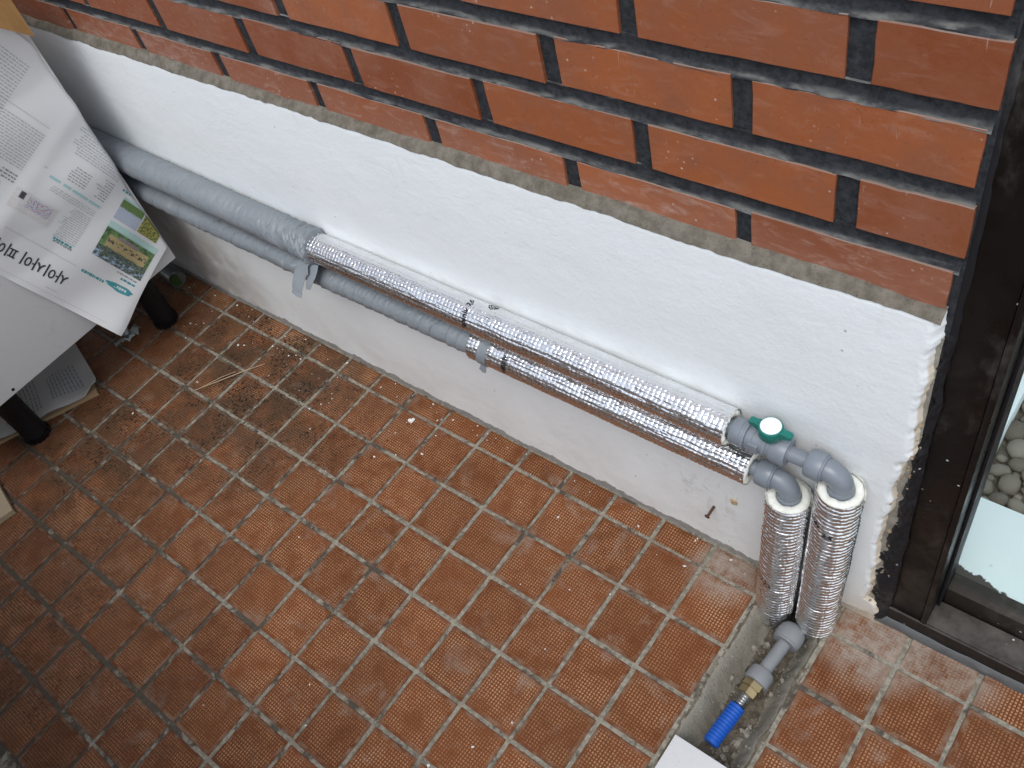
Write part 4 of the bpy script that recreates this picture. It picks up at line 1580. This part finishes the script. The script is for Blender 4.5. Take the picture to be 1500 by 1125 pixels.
textblock(0.170, 0.212, 0.0975, 0.1020, 0.0060, 0.0030, 'print_grey', 0.004)
textblock(0.020, 0.062, 0.0965, 0.1030, 0.0090, 0.0042, 'print_teal', 0.003)
textblock(0.172, 0.220, 0.1010, 0.1075, 0.0090, 0.0046, 'print_teal', 0.003)
textblock(0.080, 0.142, 0.0745, 0.0815, 0.0090, 0.0052, 'print_teal', 0.003)
textblock(0.125, 0.150, 0.244, 0.250, 0.0090, 0.0040, 'print_teal', 0.003)
for a0_, a1_ in ((0.166, 0.193), (0.196, 0.232), (0.236, 0.252), (0.258, 0.280)):
    ink('mint_bar', [(a0_, a1_, 0.1915, 0.1965)], 'print_mint')
for r_ in ((0.145, 0.300, 0.0783, 0.0788), (0.150, 0.176, 0.0185, 0.0189), (0.04, 0.30, 0.0100, 0.0103), (0.325, 0.52, 0.262, 0.2625)):
    ink('rule', [r_], 'print_grey')
# teal brush-shaped badge
V = []
for k in range(40):
    a_ = 2 * math.pi * k / 40
    rr_ = 1 + 0.10 * math.sin(3 * a_ + 1) + 0.05 * math.sin(7 * a_)
    V.append(on_page(0.0455 + math.cos(a_) * 0.029 * rr_, 0.0805 + math.sin(a_) * 0.0070 * rr_, 0.0008))
MB().add([on_page(0.0455, 0.0805, 0.0008)] + V, [(0, 1 + k, 1 + (k + 1) % 40) for k in range(40)]).build('badge', M['print_teal'], sheet, smooth=False)
b = MB()
for k in range(5): b.grid(page_patch(0.031 + k * .0056, 0.0352 + k * .0056, 0.0782 + (k % 2) * .0006, 0.0832, 0.0011, 2, 2)[0])
b.build('badge_print', M['paper'], sheet, smooth=False)

# chipboard offcut leaning over the top of the sheet
ob = MB()
YZ = [(-0.069, 0.688), (-0.069, 0.90), (-0.30, 0.90), (-0.30, 0.905), (-0.30, 0.90), (-0.165, 0.778)]
YZ = [(-0.069, 0.686), (-0.069, 0.92), (-0.30, 0.92), (-0.30, 0.905)]
V = [(XP + 0.024, y, z) for y, z in YZ] + [(XP + 0.042, y, z) for y, z in YZ]
ob.add(V, [(0, 1, 2, 3), (4, 5, 6, 7), (0, 1, 5, 4), (1, 2, 6, 5), (2, 3, 7, 6), (3, 0, 4, 7)])
tag(ob.build('wooden_offcut', M['wood'], smooth=False), 'tan chipboard offcut at the top left above the newspaper', 'board')

# ------------------------------------------------------------------ things lying on the floor
# flattened cardboard under the cabinet, with an old newspaper on top
cbd = MB()
C4 = [(-1.655, -0.345), (-1.905, -0.262), (-2.00, -0.50), (-1.775, -0.60)]
cbd.add([(x, y, 0.0012) for x, y in C4] + [(x, y, 0.0085) for x, y in C4], [(0, 1, 2, 3), (4, 5, 6, 7), (0, 1, 5, 4), (1, 2, 6, 5), (2, 3, 7, 6), (3, 0, 4, 7)])
tag(cbd.build('cardboard_sheet', M['cardboard'], smooth=False), 'flattened cardboard under the grey newspaper beneath the cabinet', 'cardboard')
n_, m_ = 34, 26
P = np.zeros((n_, m_, 3))
A0, A1, A2, A3 = [np.array(c_) for c_ in C4]
A0 = A0 + np.array((0.001, 0.012))
for i in range(n_):
    for j in range(m_):
        s_, t_ = i / (n_ - 1), j / (m_ - 1)
        p_ = (A0 * (1 - s_) + A1 * s_) * (1 - t_) + (A3 * (1 - s_) + A2 * s_) * t_
        z = 0.0095 + 0.011 * float(fbm(p_[0] * 17, p_[1] * 17, 81)) + 0.003 * math.sin(p_[0] * 50 + p_[1] * 31)
        z += 0.018 * max(0, 1 - (s_ ** 2 + t_ ** 2) / 0.018) ** 2
        if s_ < 0.03: z -= 0.001
        P[i, j] = (p_[0], p_[1], z)
fnews = empty('floor_newspaper', (-1.8, -0.42, 0))
tag(fnews, 'grey old newspaper on the floor under the cabinet', 'newspaper')
MB().grid(P).build('sheet', M['paper_old'], fnews, angle=180)


def oldprint(s0, s1, t0, t1, nl, h, mat, gap=0.15):
    b_ = MB()
    for k in range(nl):
        t_ = t0 + (t1 - t0) * k / nl
        s_ = s0
        while s_ < s1:
            l_ = q.uniform(.02, .05)
            V_ = []
            for (x, y) in ((s_, t_), (s_ + l_, t_), (s_ + l_, t_ + h), (s_, t_ + h)):
                i, j = min(n_ - 1.001, x * (n_ - 1)), min(m_ - 1.001, y * (m_ - 1))
                i0, j0 = int(i), int(j)
                fi, fj = i - i0, j - j0
                pp = P[i0, j0] * (1 - fi) * (1 - fj) + P[i0 + 1, j0] * fi * (1 - fj) + P[i0, j0 + 1] * (1 - fi) * fj + P[i0 + 1, j0 + 1] * fi * fj
                V_.append((pp[0], pp[1], pp[2] + 0.0009))
            b_.add(V_, [(0, 1, 2, 3)])
            s_ += l_ + gap * .08
    return b_.build('small_print', M[mat], fnews, smooth=False)


oldprint(0.12, 0.42, 0.10, 0.34, 9, .010, 'print_grey')
oldprint(0.10, 0.60, 0.42, 0.70, 10, .010, 'print_grey')
oldprint(0.25, 0.50, 0.74, 0.80, 1, .030, 'print_black')
oldprint(0.05, 0.35, 0.84, 0.96, 5, .010, 'print_grey')

b = MB()
C3 = [(-1.5555, -0.618), (-1.640, -0.600), (-1.90, -0.75), (-1.86, -0.86), (-1.62, -0.80)]
C3 = [(-1.5560, -0.6195), (-1.660, -0.598), (-1.705, -0.80), (-1.600, -0.822)]
b.add([(x, y, 0.001) for x, y in C3] + [(x, y, 0.013) for x, y in C3], [(0, 1, 2, 3), (4, 5, 6, 7), (0, 1, 5, 4), (1, 2, 6, 5), (2, 3, 7, 6), (3, 0, 4, 7)])
M['pale_card'] = plain('pale_card', (0.36, 0.29, 0.19), 0.85, var=0.12)
tag(b.build('cardboard_piece', M['pale_card'], smooth=False), 'tan cardboard corner on the tiles at the left picture edge', 'cardboard')

b = MB()
b.box((-0.2935, -0.420, 0.0008), (-0.170, -0.2845, 0.0075), 0.0012)
tag(b.build('white_board', M['card'], angle=40), 'white flat board at the end of the trench', 'board')

# fixings left in the wall
nail = MB()
nail.tube([(-0.3925, 0.006, 0.112), (-0.3930, -0.012, 0.110), (-0.3935, -0.0165, 0.109)], [0.0022, 0.0022, 0.0022], 10)
nail.lathe((-0.3935, -0.0160, 0.1091), (-0.03, -1, -0.06), [(0, .0022), (0.0008, .0042), (0.0022, .0040), (0.0026, .0022)], 14)
tag(nail.build('nail', M['rust']), 'rusty nail sticking out of the plaster below the pipes', 'nail')
plug = MB()
plug.lathe((-0.3590, 0.004, 0.1530), (0, -1, 0), [(0, .0062), (0.004, .0060), (0.0062, .0046), (0.0060, .0026), (0.002, .0022)], 14, False)
V = plug.V
plug.V = [(x + (float(vn(z * 400, x * 400, 3)) - .5) * .003, y, z + (float(vn(x * 400, z * 400, 5)) - .5) * .003) for x, y, z in V]
tag(plug.build('wall_plug', M['plug']), 'broken yellowish wall plug in the plaster, right of the nail', 'wall plug')

# straw, heart-shaped flake, film scrap, green scrap
st = MB()
st.tube([(-1.4630, -0.2290, 0.0020), (-1.4300, -0.1850, 0.0045), (-1.4020, -0.1420, 0.0040), (-1.3760, -0.1040, 0.0025)], [.0007, .0010, .0010, .0006], 6)
st.tube([(-1.4600, -0.2270, 0.0022), (-1.4350, -0.1760, 0.0035), (-1.4180, -0.1500, 0.0028)], [.0006, .0008, .0005], 6)
tag(st.build('straw', M['straw']), 'thin dry straw lying across the dirty tiles', 'straw')
hv = []
for k in range(28):
    t_ = 2 * math.pi * k / 28
    hv.append((16 * math.sin(t_) ** 3, 13 * math.cos(t_) - 5 * math.cos(2 * t_) - 2 * math.cos(3 * t_) - math.cos(4 * t_)))
b = MB()
ca, sa = math.cos(0.7), math.sin(0.7)
H_ = [(-0.9964 + (x * ca - y * sa) * .00042, -0.0604 + (x * sa + y * ca) * .00042) for x, y in hv]
b.add([(x, y, .0012) for x, y in H_] + [(x, y, .0026) for x, y in H_], [tuple(range(28)), tuple(range(28, 56))] + [(k, (k + 1) % 28, 28 + (k + 1) % 28, 28 + k) for k in range(28)])
tag(b.build('plaster_flake', M['flake'], smooth=False), 'heart-shaped white plaster flake on a tile', 'flake')

film = MB()
fx, fy = -1.735, -0.205
for k in range(7):
    a_ = k * 0.9
    L_ = 0.018 + 0.008 * (k % 3)
    rows = []
    for i in range(6):
        t_ = i / 5
        cx_, cy_ = fx + math.cos(a_) * L_ * t_, fy + math.sin(a_) * L_ * t_
        zz = 0.004 + 0.016 * math.sin(t_ * 2.6) * (0.6 + 0.4 * math.sin(k * 2.1))
        wv = 0.003 + 0.007 * t_
        nx1, ny1 = -math.sin(a_), math.cos(a_)
        rows.append([(cx_ + nx1 * wv, cy_ + ny1 * wv, zz), (cx_, cy_, zz + .005 * math.sin(t_ * 9 + k)), (cx_ - nx1 * wv, cy_ - ny1 * wv, max(.002, zz - .004))])
    film.grid(np.array(rows))
film.tube([(fx, fy, .010), (fx - .012, fy + .010, .03), (fx - .03, fy + .028, .04), (fx - .055, fy + .030, .036)], [.006, .0052, .0045, .004], 10)
tag(film.build('film_scrap', M['tissue'], angle=60), 'crumpled white film scrap on the tiles beside the cabinet leg nearest the wall', 'scrap')
gsc = empty('plastic_cup', (-1.720, -0.055, 0.0))
tag(gsc, 'small cloudy cup-like plastic piece with green inside, behind the cabinet leg nearest the wall', 'cup')
b = MB()
b.tube([(-1.820, -0.028, 0.024), (-1.765, -0.034, 0.022), (-1.752, -0.0355, 0.022), (-1.751, -0.036, 0.022)], [0.017, 0.020, 0.021, 0.019], 28)
b.build('cup_body', M['cup'], gsc)
MB().tube([(-1.770, -0.034, 0.022), (-1.7495, -0.0362, 0.022)], [0.0155, 0.0165], 22).build('green_inside', M['leaf'], gsc)

# crumbs and flakes scattered over the tiles
q = random.Random(5)
pts = []
for _ in range(1500):
    if q.random() < 0.8:
        x, y = q.gauss(-1.30, 0.17), q.gauss(-0.15, 0.075)
    else:
        x, y = q.gauss(-1.50, 0.14), q.gauss(-0.42, 0.09)
    if y > -0.004 or x < -1.95: continue
    s = 0.0006 + 0.0016 * q.random() ** 2.5
    pts.append((x, y, s * .25, s))
scatter('soil_crumbs', M['crumb'], pts, 'dark soil crumbs scattered over the far tiles', 'crumbs')
pts = []
for _ in range(330):
    u_ = q.random()
    if u_ < 0.45:
        x, y = q.uniform(-1.75, -0.9), -0.006 - abs(q.gauss(0, 0.07))
    elif u_ < 0.7:
        x, y = q.uniform(-0.95, -0.31), -0.006 - abs(q.gauss(0, 0.03))
    else:
        x, y = q.uniform(-1.8, -0.3), q.uniform(-0.7, 0)
    s = 0.0006 + 0.0030 * q.random() ** 4
    if TR_L - .004 < x < TR_R + .004: continue
    pts.append((x, y, s * .25, s))
scatter('paint_flakes', M['flake'], pts, 'tiny white paint flakes scattered over the tiles', 'flakes')
